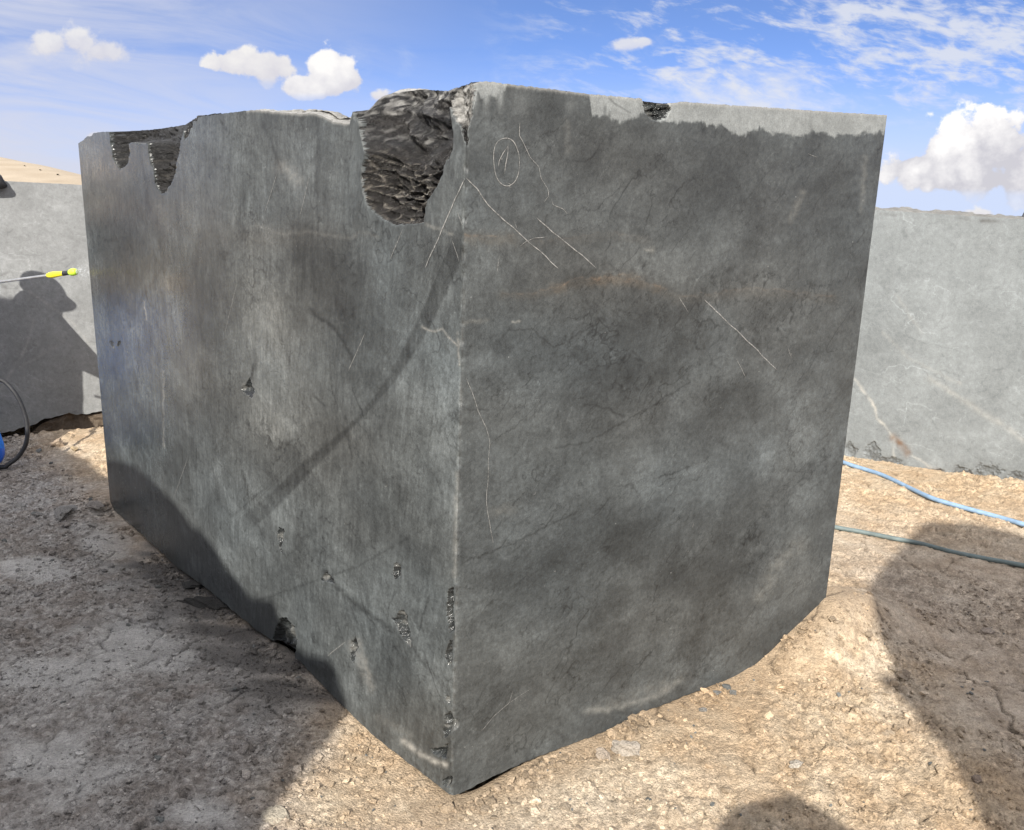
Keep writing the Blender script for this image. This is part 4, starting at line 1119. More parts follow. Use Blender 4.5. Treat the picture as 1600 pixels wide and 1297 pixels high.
loose_stone(148, 792, 0.10, 0.04, (0.38, 0.345, 0.315), 'long low rounded stone bedded close to the far end of the dark block', 12, 0.07)
loose_stone(32, 792, 0.06, 0.03, (0.40, 0.385, 0.36), 'small rounded pale stone at the left border in the shade', 14)
loose_stone(60, 806, 0.045, 0.025, GREYC, 'small grey stone in the shade right of the rounded pale one', 15)
loose_stone(250, 872, 0.06, 0.03, (0.40, 0.33, 0.26), 'tan stone half buried against the shaded foot of the dark block', 16)
loose_stone(205, 922, 0.012, 0.012, (0.2, 0.18, 0.16), 'tiny dark pebble on the smooth grey mud', 17)
loose_stone(1120, 1084, 0.03, 0.02, (0.24, 0.24, 0.23), 'flat dark grey stone chip on the sunlit soil beside the right foot', 18)
loose_stone(1146, 1084, 0.024, 0.022, (0.22, 0.22, 0.21), 'pointed dark chip just right of the flat dark grey chip', 19)
loose_stone(1100, 1110, 0.032, 0.015, (0.30, 0.285, 0.26), 'greyish flat chip lying below the two dark chips', 20)
loose_stone(1540, 988, 0.06, 0.03, (0.40, 0.33, 0.27), 'brown lump of stone in the large shadow on the right', 22)
loose_stone(1412, 1060, 0.055, 0.04, (0.42, 0.34, 0.26), 'brown clod at the notch in the edge of the large right shadow', 23)
loose_stone(1525, 1220, 0.035, 0.022, (0.36, 0.28, 0.22), 'reddish pebble low in the large right shadow', 24)
loose_stone(1386, 1150, 0.05, 0.025, (0.55, 0.44, 0.32), 'tan clod with a dark underside in the sunlit strip right of centre', 25)
loose_stone(1245, 1196, 0.045, 0.018, (0.58, 0.52, 0.44), 'whitish flat clod just above the small shadow at the bottom', 26)
loose_stone(325, 944, 0.26, 0.035, (0.055, 0.053, 0.05), 'flat dark wet stone flake poking out from the shaded foot of the dark block', 28, 0.10)
loose_stone(303, 915, 0.11, 0.04, (0.06, 0.058, 0.055), 'small dark wet flake wedged at the shaded foot behind the larger flat flake', 30, 0.08)
loose_stone(432, 1275, 0.07, 0.02, (0.56, 0.50, 0.40), 'flat cream stone on the sunlit soil at the edge of the large left shadow', 31, 0.06)

# ------------------------------------------------------------------ pale neighbouring blocks
def rough_block(label, p0, p1, height0, height1, depth, top_prof, bot_prof, seed, col0, name='stone_block', streaks=True):
    """a sawn block: p0,p1 ground ends of its visible face (left, right as seen), profile functions of s in 0..1"""
    p0 = np.array(p0, float); p1 = np.array(p1, float)
    e = (p1 - p0); L = np.linalg.norm(e[:2]); e = e / L
    nrm = np.array([e[1], -e[0], 0.0])
    if np.dot(nrm, O - p0) < 0: nrm = -nrm
    root = empty(name, (p0[0], p0[1], 0)); tag(root, label, 'stone block')
    nc, nr = 760, 400
    s = np.linspace(0, 1, nc); t = np.linspace(0, 1, nr)
    tp = height0 + (height1 - height0) * s + top_prof(s); bt = bot_prof(s)
    b = bt[None, :] + t[:, None] * (tp - bt)[None, :]; a = np.repeat((s * L)[None, :], nr, 0)
    P = p0 + a[..., None] * e; P[..., 2] = b
    px, py = to_px(P)
    return root, P, a, b, e, nrm, L, tp, bt, px, py

def finish_block(root, P, col, gl, e, nrm, L, depth, seed, bevel=0.01):
    nr, nc = P.shape[:2]
    me = mesh_from('face', P.reshape(-1, 3), grid_quads(nr, nc, flip=False)); attr(me, 'col', col.reshape(-1, 3)); attr(me, 'gloss', gl.reshape(-1))
    adopt(link('sawn_face', me, M_PALE), root)
    nd = 60
    dd = np.linspace(0, depth, nd)
    def strip(row, zn, name, flip):
        G = row[None, :, :] - nrm[None, None, :] * dd[:, None, None]
        sx = np.linspace(0, L, nc)
        rz = (zn * fbm(sx[None, :] * 6 + 0 * dd[:, None], dd[:, None] * 6 + 0 * sx[None, :], seed + 5, 4) - 0.04 * np.sign(zn)) * sstep(0, 0.1, dd)[:, None]
        G[..., 2] += rz
        me = mesh_from(name, G.reshape(-1, 3), grid_quads(nd, nc, flip=flip))
        n = fbm(sx[None, :] * 9 + 0 * dd[:, None], dd[:, None] * 9 + 0 * sx[None, :], seed + 6, 4)
        attr(me, 'col', (np.array([0.20, 0.195, 0.18]) * np.exp(0.4 * n)[..., None]).reshape(-1, 3)); attr(me, 'gloss', np.zeros(nd * nc))
        adopt(link(name, me, M_FRAC), root); return G
    T = strip(P[-1], 0.03, 'broken_top', False); B = strip(P[0], -0.03, 'broken_underside', True)
    # back and ends in one shell
    V = []; Q = []
    ring_t = np.concatenate([T[:, 0], T[-1, 1:], T[::-1, -1][1:]]); ring_b = np.concatenate([B[:, 0], B[-1, 1:], B[::-1, -1][1:]])
    h = 24; m = len(ring_t)
    for k in range(h):
        u = k / (h - 1); V.append(ring_b * (1 - u) + ring_t * u)
    V = np.array(V)
    me = mesh_from('shell', V.reshape(-1, 3), grid_quads(h, m, flip=True))
    vv = V.reshape(-1, 3)
    attr(me, 'col', np.array([0.28, 0.28, 0.27]) * np.exp(0.4 * fbm((vv[:, 0] - vv[:, 1]) * 4, vv[:, 2] * 4, seed + 8, 4))[:, None]); attr(me, 'gloss', np.zeros(len(vv)))
    adopt(link('sawn_face', me, M_PALE), root)

def pale_paint(px, py, a, b, seed, veins, base=(0.40, 0.405, 0.40)):
    wx = a + 0.12 * fbm(a * 3, b * 3, seed, 4); wy = b + 0.12 * fbm(a * 3, b * 3, seed + 1, 4)
    tone = 0.34 * fbm(wx * 3, wy * 3.5, seed + 2, 6, 0.6) + 0.20 * fbm(a * 26, b * 26, seed + 3, 4, 0.7) - 0.20 * sstep(0.9, 0.98, ridge(wx * 4, wy * 5, seed + 4, 3)) + 0.10 * sstep(0.90, 0.98, ridge(wx * 3 + 9, wy * 3, seed + 6, 3))
    for f_, k_, w_, sd in ((1.6, 0.40, 0.010, 71), (3.4, 0.30, 0.014, 74), (3.0, -0.28, 0.014, 78), (7.0, 0.18, 0.03, 81)):
        wq_ = 0.35 * fbm(a * f_ * 2.5, b * f_ * 2.5, seed + sd, 4, 0.65)
        g_ = perlin((a * 0.8 - b * 0.6) * f_ + wq_, (a * 0.6 + b * 0.8) * f_ * 2.2 + wq_, seed + sd + 1)
        tone = tone + k_ * np.exp(-(g_ / w_) ** 2) * sstep(0.0, 0.3, fbm(a * f_, b * f_, seed + sd + 2, 3))
    # diagonal wire-saw strokes
    tone += 0.05 * fbm((a + b) * 90, (a - b) * 5, seed + 5, 2)
    col = np.array(base) * np.exp(tone)[..., None]
    for pts, w, k, c in veins:
        m, t = vein(px, py, pts, w * 1.15 + 0.3, seed + 7, 3.0)
        m = np.clip(m * k * (0.75 + 0.8 * fbm(px / 16, py / 16, seed + 8, 2)), 0, 1)[..., None]
        col = col * (1 - m) + np.array(c) * m
    return col

def right_block():
    A = gnd(1330, 712); B = gnd(1600, 757)
    e = (B - A) / np.linalg.norm(B - A)
    p0 = A - e * 0.75; p1 = B + e * 0.9
    h_at = lambda P, y: at_y(*to_px(P)[:1], y, P[1])[2] if False else None
    zA = at_y(1370, 330, (A + e * 0.12)[1])[2]; zB = at_y(1600, 347, B[1])[2]
    Lt = np.linalg.norm(p1 - p0); sA = 0.87 / Lt; sB = (0.75 + np.linalg.norm(B - A)) / Lt
    sl = (zB - zA) / (sB - sA)
    root, P, a, b, ee, nrm, L, tp, bt, px, py = rough_block('pale grey dry sawn stone block standing behind the right side of the dark block', p0, p1, zA - sl * sA, zB + sl * (1 - sB), 1.5,
        lambda s: 0.006 * fbm(s * 60, s * 0, 701, 3), lambda s: -0.02 + 0.02 * fbm(s * 22, s * 0, 703, 3), 700, None)
    WHT = (0.34, 0.335, 0.31); BRN = (0.13, 0.08, 0.05); DK = (0.09, 0.09, 0.088)
    veins = [([(1335, 592), (1362, 628), (1372, 655), (1390, 675), (1398, 688)], 1.8, 0.9, WHT), ([(1425, 712), (1440, 720), (1455, 730)], 1.5, 0.8, WHT), ([(1396, 684), (1408, 694), (1418, 708)], 4.5, 0.95, BRN),
             ([(1450, 590), (1500, 622), (1540, 648), (1580, 672), (1600, 690)], 4.0, 0.35, WHT), ([(1395, 690), (1397, 715)], 2, 0.5, WHT), ([(1452, 738), (1472, 742)], 5, 0.9, BRN),
             ([(1350, 715), (1372, 720)], 7, 0.35, DK), ([(1375, 722), (1400, 728)], 8, 0.7, DK), ([(1362, 705), (1368, 712)], 9, 0.5, DK), ([(1500, 738), (1506, 745)], 11, 0.55, DK), ([(1535, 735), (1548, 745)], 14, 0.5, DK), ([(1575, 745), (1600, 745)], 8, 0.5, DK),
             ([(1328, 695), (1334, 705)], 7, 0.5, DK), ([(1500, 341), (1516, 343)], 2.2, 0.7, DK), ([(1532, 345), (1562, 346)], 2.6, 0.8, DK), ([(1376, 334), (1400, 336)], 1.6, 0.5, DK), ([(1380, 520), (1420, 560), (1500, 600)], 2, 0.22, WHT), ([(1400, 460), (1440, 520)], 2, 0.2, WHT)]
    col = pale_paint(px, py, a, b, 710, veins, (0.172, 0.187, 0.192))
    # scoops struck out of the foot
    D = np.zeros(px.shape)
    for cx, cy, rx, ry in ((1362, 706, 12, 14), (1390, 724, 22, 9), (1503, 742, 17, 13), (1543, 740, 22, 15), (1590, 748, 24, 10), (1330, 702, 9, 12), (1462, 742, 14, 9)):
        q = ((px - cx) / rx) ** 2 + ((py - cy) / ry) ** 2
        q = q + 1.5 * fbm(px / 10, py / 10, 13, 4)
        D = np.maximum(D, 0.012 * np.clip(1 - q, 0, 1) ** 0.5 * (1 + 0.6 * fbm(px / 5, py / 5, 3, 3)))
    P = P - nrm * D[..., None]
    col = col * (1 - 0.22 * sstep(0.0, 0.008, D))[..., None]
    finish_block(root, P, col, np.full(px.shape, 0.05), ee, nrm, L, 1.5, 720)
right_block()

def left_block():
    A = gnd(-60, 690); B = gnd(160, 655)
    A = np.array([-3.55, 5.95, 0]); B = np.array([-2.55, 6.42, 0])
    e = (B - A) / np.linalg.norm(B - A)
    p0 = A - e * 1.0; p1 = B + e * 0.8
    q0 = hit_plane(A, np.array([e[1], -e[0], 0]), 10, 283); q1 = hit_plane(A, np.array([e[1], -e[0], 0]), 130, 289)
    L = np.linalg.norm((p1 - p0)[:2]); s0 = np.dot(q0 - p0, e) / L; s1 = np.dot(q1 - p0, e) / L
    sl = (q1[2] - q0[2]) / (s1 - s0)
    bpx = [(-400, 690), (0, 676), (20, 674), (35, 668), (55, 663), (70, 654), (85, 652), (108, 645), (118, 648), (140, 646), (160, 642), (240, 640)]
    bq = [hit_plane(A, np.array([e[1], -e[0], 0]), x, y) for x, y in bpx]
    bs = np.array([np.dot(q - p0, e) / L for q in bq]); bz = np.array([q[2] for q in bq])
    root, P, a, b, ee, nrm, L, tp, bt, px, py = rough_block('pale grey dry stone block with ragged overhanging foot behind the dark block on the left', p0, p1, q0[2] - sl * s0, q1[2] + sl * (1 - s1), 1.5,
        lambda s: 0.004 * fbm(s * 40, s * 0, 801, 3), lambda s: np.interp(s, bs, bz) + 0.01 * fbm(s * 60, s * 0, 803, 3), 800, None)
    WHT = (0.32, 0.315, 0.30); DK = (0.1, 0.1, 0.1)
    veins = [([(0, 610), (40, 545), (52, 500)], 1.6, 0.35, WHT), ([(30, 575), (90, 540)], 1.5, 0.25, WHT), ([(45, 455), (110, 500), (140, 540)], 1.6, 0.3, WHT), ([(10, 355), (40, 375)], 3, 0.25, DK), ([(0, 430), (12, 425)], 2, 0.5, DK), ([(0, 440), (10, 452)], 2, 0.5, DK), ([(95, 340), (120, 380)], 4, 0.12, DK)]
    col = pale_paint(px, py, a, b, 810, veins, (0.206, 0.213, 0.214))
    finish_block(root, P, col, np.full(px.shape, 0.05), ee, nrm, L, 1.5, 820)
    # rock ledge broken away under the face
    led = [(50, 676), (62, 664), (78, 656), (92, 652), (107, 645), (120, 650), (140, 648), (165, 640), (230, 638), (230, 668), (165, 664), (140, 669), (105, 671), (80, 674)]
    n = np.array([e[1], -e[0], 0]); n = -n if np.dot(n, O - A) < 0 else n
    bm = bmesh.new()
    fr = [bm.verts.new(hit_plane(A - n * 0.03, n, x, y)) for x, y in led]; bk = [bm.verts.new(Vector(v.co) - Vector(n) * 0.7) for v in fr]
    bm.faces.new(fr); bm.faces.new(bk[::-1])
    for i in range(len(fr)):
        j = (i + 1) % len(fr); bm.faces.new((fr[i], bk[i], bk[j], fr[j]))
    bmesh.ops.triangulate(bm, faces=bm.faces[:]); bmesh.ops.subdivide_edges(bm, edges=bm.edges[:], cuts=3, use_grid_fill=True)
    bmesh.ops.recalc_face_normals(bm, faces=bm.faces[:])
    for v in bm.verts:
        k = float(fbm(np.array([(v.co.x + v.co.y) * 9]), np.array([v.co.z * 14]), 831, 3)[0]); v.co += Vector(n) * (0.04 * k)
    me = bpy.data.meshes.new('ledge'); bm.to_mesh(me); bm.free()
    N = len(me.vertices); attr(me, 'col', np.tile([0.13, 0.10, 0.072], (N, 1))); attr(me, 'gloss', np.zeros(N))
    adopt(link('broken_foot', me, M_FRAC), root)
left_block()

# ------------------------------------------------------------------ unseen casters behind the viewer, outlines shaped back from the large shadows
def back_proj(P, q, n):
    P = np.asarray(P); k = np.dot(q - P, n) / np.dot(-SDIR, n)
    return P - SDIR * k

def shadow_block(label, prof, partner, away, thick, seed):
    """an unseen shadow caster: prof is its outline, fitted to a shadow edge, partner the point across the block for each outline point; carried back by away*thick"""
    root = empty('stone_block', (float(prof[0][0]), float(prof[0][1]), 0)); tag(root, label, 'stone block')  # root of an unseen shadow caster
    prof = np.array(prof); partner = np.array(partner)
    m = len(prof); t = np.linspace(0, 1, 8)
    front = prof[:, None, :] * (1 - t)[None, :, None] + partner[:, None, :] * t[None, :, None]
    back = front - SDIR * thick; back[..., 2] = np.where(front[..., 2] > 0.0, back[..., 2] - 0.01, front[..., 2])
    V = np.concatenate([front.reshape(-1, 3), back.reshape(-1, 3)]); N = m * 8
    Q = list(grid_quads(m, 8)) + list(grid_quads(m, 8, flip=True) + N)
    rim = [i * 8 for i in range(m)] + [(m - 1) * 8 + k for k in range(1, 8)] + [i * 8 + 7 for i in range(m - 2, -1, -1)] + [k for k in range(6, 0, -1)]
    for a, b in zip(rim, rim[1:] + rim[:1]): Q.append((a, b, b + N, a + N))
    me = mesh_from('block', V, np.array(Q), False)
    attr(me, 'col', np.tile([0.24, 0.24, 0.235], (2 * N, 1))); attr(me, 'gloss', np.zeros(2 * N))
    adopt(link('sawn_face', me, M_PALE), root)

AWAY = -np.array([math.sin(SUN_AZ), math.cos(SUN_AZ), 0])
def left_shadow():
    edge = [(400, 1290), (536, 1106)]
    q = np.array([-1.38, -0.60, 0]); n = NL.copy(); n[2] = 0; n /= np.linalg.norm(n)
    f = [(540, 1102), (540, 1051), (523, 1042), (508, 1027), (477, 1020), (455, 1003), (440, 975), (434, 959), (425, 934), (387, 931), (375, 916), (353, 887), (337, 859), (316, 834), (294, 816), (272, 784), (250, 762), (231, 741), (200, 723), (172, 719)]
    pts = [back_proj(hit_plane(C0, NL, x, y), q, n) for x, y in f]
    # the far end of the same outline lies on the soil behind the dark block, then on the pale block
    for x, y in [(165, 745), (140, 722), (92, 697)]:
        pts.append(back_proj(gnd(x, y), q, n))
    wn = np.array([0.47, -1.0, 0]); wn /= np.linalg.norm(wn)
    for x, y in [(70, 640), (48, 560), (37, 482), (28, 470), (0, 462), (-120, 440)]:
        pts.append(back_proj(hit_plane(np.array([-3.55, 5.95, 0]), wn, x, y), q, n))
    e = np.array([n[1], -n[0], 0]);
    if np.dot(e, pts[-1] - pts[0]) < 0: e = -e
    
    ts = [(p, np.dot(p - pts[0], e)) for p in pts]
    pts = [p for p, _ in sorted(ts, key=lambda k: k[1])]
    pp = []
    for a, b in zip(pts[:-1], pts[1:]):
        for u in (0, 0.34, 0.67):
            p = a * (1 - u) + b * u; p = p + np.array([0, 0, 0.018 * float(perlin(np.array([p[0] * 9.0]), np.array([p[1] * 9.0]), 3)[0])]); pp.append(p)
    pp.append(pts[-1])
    base = [np.array([p[0], p[1], -0.05]) for p in pp]
    shadow_block('rough unseen shadow caster facing the dark block from behind the viewer on the left', pp, base, AWAY, 0.9, 5)
left_shadow()

def right_shadow():  # added caster; its outline is traced back from the shadow edge
    sh = [(1545, 1305), (1510, 1240), (1480, 1180), (1462, 1155), (1440, 1130), (1412, 1095), (1372, 1066), (1376, 1056), (1396, 1056), (1388, 1030), (1360, 995), (1345, 962), (1340, 935), (1352, 920), (1385, 880), (1418, 842), (1440, 819), (1470, 817), (1530, 822), (1600, 842)]
    A = np.array([-AWAY[0], -AWAY[1], 0]); Bv = np.array([A[1], -A[0], 0])
    q = A * -0.8
    pts = [back_proj(gnd(x, y), q, A) for x, y in sh]
    far = np.dot(pts[-1] - q, Bv) + 0.7
    base = pts[0].copy(); base[2] = -0.05
    pts = [base] + pts
    part = []
    for p in pts:
        r = q + Bv * far; part.append(np.array([r[0], r[1], min(p[2], 3.35)]))
    shadow_block('tall unseen slab added behind the viewer to cast the large right shadow', pts, part, AWAY, 0.4, 6)
right_shadow()

# ------------------------------------------------------------------ hoses
def tube(name, pts, rad, mat, parent=None, sub=10, tail=None):
    pts = np.array(pts, float)
    seg = np.linalg.norm(np.diff(pts, axis=0), axis=1); L = np.concatenate([[0], np.cumsum(seg)])
    n = max(8, int(L[-1] / 0.02)); t = np.linspace(0, L[-1], n)
    # Catmull-Rom through the points
    pad = np.vstack([2 * pts[0] - pts[1], pts, 2 * pts[-1] - pts[-2]])
    R = []
    for tt in t:
        k = min(np.searchsorted(L, tt, side='right') - 1, len(pts) - 2); u = (tt - L[k]) / max(L[k + 1] - L[k], 1e-9)
        p0, p1, p2, p3 = pad[k], pad[k + 1], pad[k + 2], pad[k + 3]
        R.append(0.5 * ((2 * p1) + (-p0 + p2) * u + (2 * p0 - 5 * p1 + 4 * p2 - p3) * u * u + (-p0 + 3 * p1 - 3 * p2 + p3) * u ** 3))
    R = np.array(R)
    tg = np.gradient(R, axis=0); tg /= np.linalg.norm(tg, axis=1)[:, None]
    up = np.array([0, 0, 1.0]); sd = np.cross(tg, up); sd /= np.linalg.norm(sd, axis=1)[:, None] + 1e-9
    nn = np.cross(sd, tg)
    rr = np.interp(t / L[-1], np.linspace(0, 1, len(np.atleast_1d(rad))), np.atleast_1d(rad)) if np.ndim(rad) else np.full(n, rad)
    an = np.linspace(0, 2 * math.pi, sub, endpoint=False)
    V = (R[:, None, :] + rr[:, None, None] * (np.cos(an)[None, :, None] * sd[:, None, :] + np.sin(an)[None, :, None] * nn[:, None, :])).reshape(-1, 3)
    Q = []
    for i in range(n - 1):
        for k in range(sub):
            k2 = (k + 1) % sub; Q.append((i * sub + k, i * sub + k2, (i + 1) * sub + k2, (i + 1) * sub + k))
    T = [];
    V = np.vstack([V, R[0], R[-1]]); c0 = n * sub; c1 = c0 + 1
    for k in range(sub):
        k2 = (k + 1) % sub; T.append((c0, k2, k)); T.append((c1, (n - 1) * sub + k, (n - 1) * sub + k2))
    o = link(name, mesh_from(name, V, np.array(Q), True, np.array(T)), mat)
    if parent: adopt(o, parent)
    return o

M_BLUEHOSE = flat_mat('pale blue hose', (0.19, 0.29, 0.42), 0.55, 0.4, 0.18, 30)
M_GREENHOSE = flat_mat('grey green hose', (0.12, 0.155, 0.155), 0.6, 0.4, 0.22, 30)
M_BLACK = flat_mat('black rubber', (0.022, 0.023, 0.026), 0.5, 0.5, 0.3, 60)
def on_ground(pxs, r):
    out = []
    for x, y in pxs:
        g = gnd(x, y); z = float(gz(g[0], g[1])) + r * 0.8; g = gnd(x, y, z); out.append(g)
    return out
tag(tube('hose', on_ground([(1200, 682), (1260, 700), (1322, 724), (1350, 733), (1380, 743), (1420, 762), (1455, 778), (1490, 789), (1530, 800), (1570, 811), (1602, 820), (1660, 834)], 0.014), 0.012, M_BLUEHOSE),
    'pale blue water hose running across the sunlit soil in front of the pale right block', 'hose', 'hoses on the soil')
tag(tube('hose', on_ground([(1180, 803), (1240, 811), (1306, 824), (1350, 832), (1400, 842), (1440, 850), (1490, 863), (1540, 873), (1600, 884), (1680, 900)], 0.012), 0.0108, M_GREENHOSE),
    'grey green hose running from the sunlit soil into the large shadow on the right', 'hose', 'hoses on the soil')
tag(tube('hose', [(-3.1, 4.95, 0.75), at_y(-8, 588, 4.97), at_y(8, 597, 4.98), at_y(26, 618, 4.98), at_y(38, 645, 4.98), at_y(43, 672, 4.97), at_y(40, 695, 4.95), at_y(28, 714, 4.93), at_y(12, 726, 4.9), at_y(0, 730, 4.9), (-3.25, 4.92, 0.05), (-3.8, 4.6, 0.04)], 0.0125, M_BLACK),
    'black pressure hose bowed in a loop beside the blue trouser leg at the left border', 'hose')

# ------------------------------------------------------------------ spray lance
def lance():
    M_STEEL = flat_mat('lance steel', (0.42, 0.43, 0.44), 0.35, 0.5, 0.15, 60, 0.8)
    M_YEL = flat_mat('yellow plastic', (0.80, 0.70, 0.03), 0.4, 0.5, 0.08, 50)
    M_LIME = flat_mat('lime plastic', (0.52, 0.78, 0.06), 0.4, 0.5, 0.08, 50)
    tip = at_y(119, 424.5, 4.62); hand = at_y(-40, 446, 4.86)
    d = tip - hand; f = lambda t: hand + d * t
    root = empty('spray_lance', tuple(hand)); tag(root, 'thin metal spray lance with yellow grip and lime nozzle aimed at the dark block', 'spray lance')
    tube('tube', [hand - d * 0.5, f(0.3), f(0.74)], 0.0075, M_STEEL, root)
    tube('grip', [f(0.73), f(0.78), f(0.86), f(0.885)], [0.011, 0.017, 0.0135, 0.0125], M_YEL, root, 14)
    tube('collar', [f(0.88), f(0.91), f(0.945)], [0.013, 0.012, 0.013], M_BLACK, root, 14)
    tube('nozzle', [f(0.94), f(0.955), f(0.985), f(1.0)], [0.014, 0.019, 0.019, 0.015], M_LIME, root, 14)
    # water leaving the nozzle: many small drops in a narrow fan
    M_W, nt, b = new_mat('water drops')
    b.inputs['Base Color'].default_value = (0.9, 0.93, 0.95, 1); b.inputs['Roughness'].default_value = 0.15; b.inputs['Transmission Weight'].default_value = 0.6; b.inputs['IOR'].default_value = 1.33
    V, F = rock_template(2, 1, 1, 0); Vs = []; Fs = []; off = 0; r = random.Random(9)
    dn = d / np.linalg.norm(d); tgt = hit_plane(C0, NL, 143, 424)
    for k in range(420):
        u = r.random(); sp = 0.004 + 0.035 * u
        p = tip + (tgt - tip) * u * 0.98 + np.array([r.gauss(0, sp) * 0.5, r.gauss(0, sp) * 0.5, r.gauss(0, sp)])
        Vs.append(V * r.uniform(0.0006, 0.0018) + p); Fs.append(F + off); off += len(V)
    o = link('water_spray', mesh_from('spray', np.concatenate(Vs), [], True, np.concatenate(Fs)), M_W); o['kind'] = 'stuff'
    tag(o, 'fine white water spray between the lime nozzle and the dark block', 'water')
lance()

# ------------------------------------------------------------------ people just outside the picture (their shadows and a sliver are in it)
def person(name, label, joints, edges, radii, mats, zones, group=None):
    me = bpy.data.meshes.new('body')
    keys = list(joints); idx = {k: i for i, k in enumerate(keys)}
    me.from_pydata([joints[k] for k in keys], [(idx[a], idx[b]) for a, b in edges], [])
    o = bpy.data.objects.new('tmp', me); COL.objects.link(o)
    sk = o.modifiers.new('skin', 'SKIN'); sk.use_smooth_shade = True
    for k, v in zip(keys, me.skin_vertices[0].data):
        r = radii[k]; v.radius = (r, r) if not isinstance(r, tuple) else r
        v.use_root = (k == 'pelvis')
    ss = o.modifiers.new('sub', 'SUBSURF'); ss.levels = 2; ss.render_levels = 2
    dg = bpy.context.evaluated_depsgraph_get()
    m2 = bpy.data.meshes.new_from_object(o.evaluated_get(dg))
    bpy.data.objects.remove(o)
    root = empty(name, (joints['pelvis'][0], joints['pelvis'][1], 0)); tag(root, label, 'person', group)
    m2.materials.clear()
    for m in mats: m2.materials.append(m)
    for p in m2.polygons: p.material_index = zones(p.center); p.use_smooth = True
    body = link('body', m2); adopt(body, root)
    return root

def human(base, face, height, arms, lean=(0, 0)):
    """joints for a standing figure; face = heading angle of the front, arms = {side: (elbow, wrist)} world points"""
    H = height; c, s = math.cos(face), math.sin(face)
    def W(r, f, z):   # right, forward, up
        k = z / H
        return (base[0] + r * s + f * c + lean[0] * k, base[1] - r * c + f * s + lean[1] * k, base[2] + z)
    J = {'pelvis': W(0, 0, .53 * H), 'waist': W(0, 0.01, .60 * H), 'chest': W(0, 0.01, .72 * H), 'upper': W(0, 0, .80 * H), 'neck': W(0, 0.01, .855 * H), 'skull': W(0, 0.025, .905 * H), 'crown': W(0, 0.02, .955 * H), 'nose': W(0, 0.12, .915 * H), 'chin': W(0, 0.075, .875 * H)}
    Rr = {'pelvis': (.155, .12), 'waist': (.145, .11), 'chest': (.165, .12), 'upper': (.12, .09), 'neck': .055, 'skull': (.078, .095), 'crown': (.07, .085), 'nose': .014, 'chin': .035}
    Ed = [('pelvis', 'waist'), ('waist', 'chest'), ('chest', 'upper'), ('upper', 'neck'), ('neck', 'skull'), ('skull', 'crown'), ('skull', 'nose'), ('skull', 'chin')]
    for sd, sg in (('r', 1), ('l', -1)):
        J['hip' + sd] = W(sg * .095, 0, .49 * H); J['knee' + sd] = W(sg * .11, 0.03, .27 * H); J['ank' + sd] = W(sg * .115, -0.02, .05 * H); J['toe' + sd] = W(sg * .13, 0.16, .02 * H)
        Rr.update({'hip' + sd: .092, 'knee' + sd: .066, 'ank' + sd: .052, 'toe' + sd: (.05, .035)})
        J['sho' + sd] = W(sg * .185, 0, .80 * H); el, wr = arms[sd](W)
        J['elb' + sd] = el; J['wri' + sd] = wr
        Rr.update({'sho' + sd: .062, 'elb' + sd: .045, 'wri' + sd: .031})
        Ed += [('pelvis', 'hip' + sd), ('hip' + sd, 'knee' + sd), ('knee' + sd, 'ank' + sd), ('ank' + sd, 'toe' + sd), ('upper', 'sho' + sd), ('sho' + sd, 'elb' + sd), ('elb' + sd, 'wri' + sd)]
        d = Vector(wr) - Vector(el); d.normalize(); up = Vector((0, 0, 1)); sid = d.cross(up); sid.normalize(); dn = sid.cross(d)
        pm = Vector(wr) + d * 0.075; J['palm' + sd] = tuple(pm); Rr['palm' + sd] = (.036, .017); Ed.append(('wri' + sd, 'palm' + sd))
        for k, ln in enumerate((.062, .072, .067, .052)):
            o = (k - 1.5) * 0.019; a = pm + sid * o + d * (ln * .5) - dn * 0.012; b2 = pm + sid * o * 0.9 + d * (ln * .62) - dn * (0.045)
            J[f'fa{k}{sd}'] = tuple(a); J[f'fb{k}{sd}'] = tuple(b2); Rr[f'fa{k}{sd}'] = .0095; Rr[f'fb{k}{sd}'] = .008
            Ed += [('palm' + sd, f'fa{k}{sd}'), (f'fa{k}{sd}', f'fb{k}{sd}')]
        ta = Vector(wr) + d * 0.03 + sid * (-sg * 0.035); tb = ta + d * 0.035 + sid * (-sg * 0.012) - dn * 0.02
        J['ta' + sd] = tuple(ta); J['tb' + sd] = tuple(tb); Rr['ta' + sd] = .012; Rr['tb' + sd] = .0095; Ed += [('wri' + sd, 'ta' + sd), ('ta' + sd, 'tb' + sd)]
    return J, Ed, Rr, W

M_SKIN = flat_mat('skin', (0.42, 0.25, 0.17), 0.55, 0.4, 0.06, 60)
M_TROU = flat_mat('bright blue cloth', (0.03, 0.20, 0.72), 0.75, 0.3, 0.25, 25, 0, 0.4)
M_BOOT = flat_mat('blue rubber boot', (0.02, 0.13, 0.62), 0.4, 0.5, 0.1, 25)
M_SHIRT = flat_mat('dark work shirt', (0.05, 0.055, 0.075), 0.85, 0.3, 0.25, 25)
M_CAP = flat_mat('black cloth', (0.02, 0.02, 0.022), 0.8, 0.3, 0.25, 50)

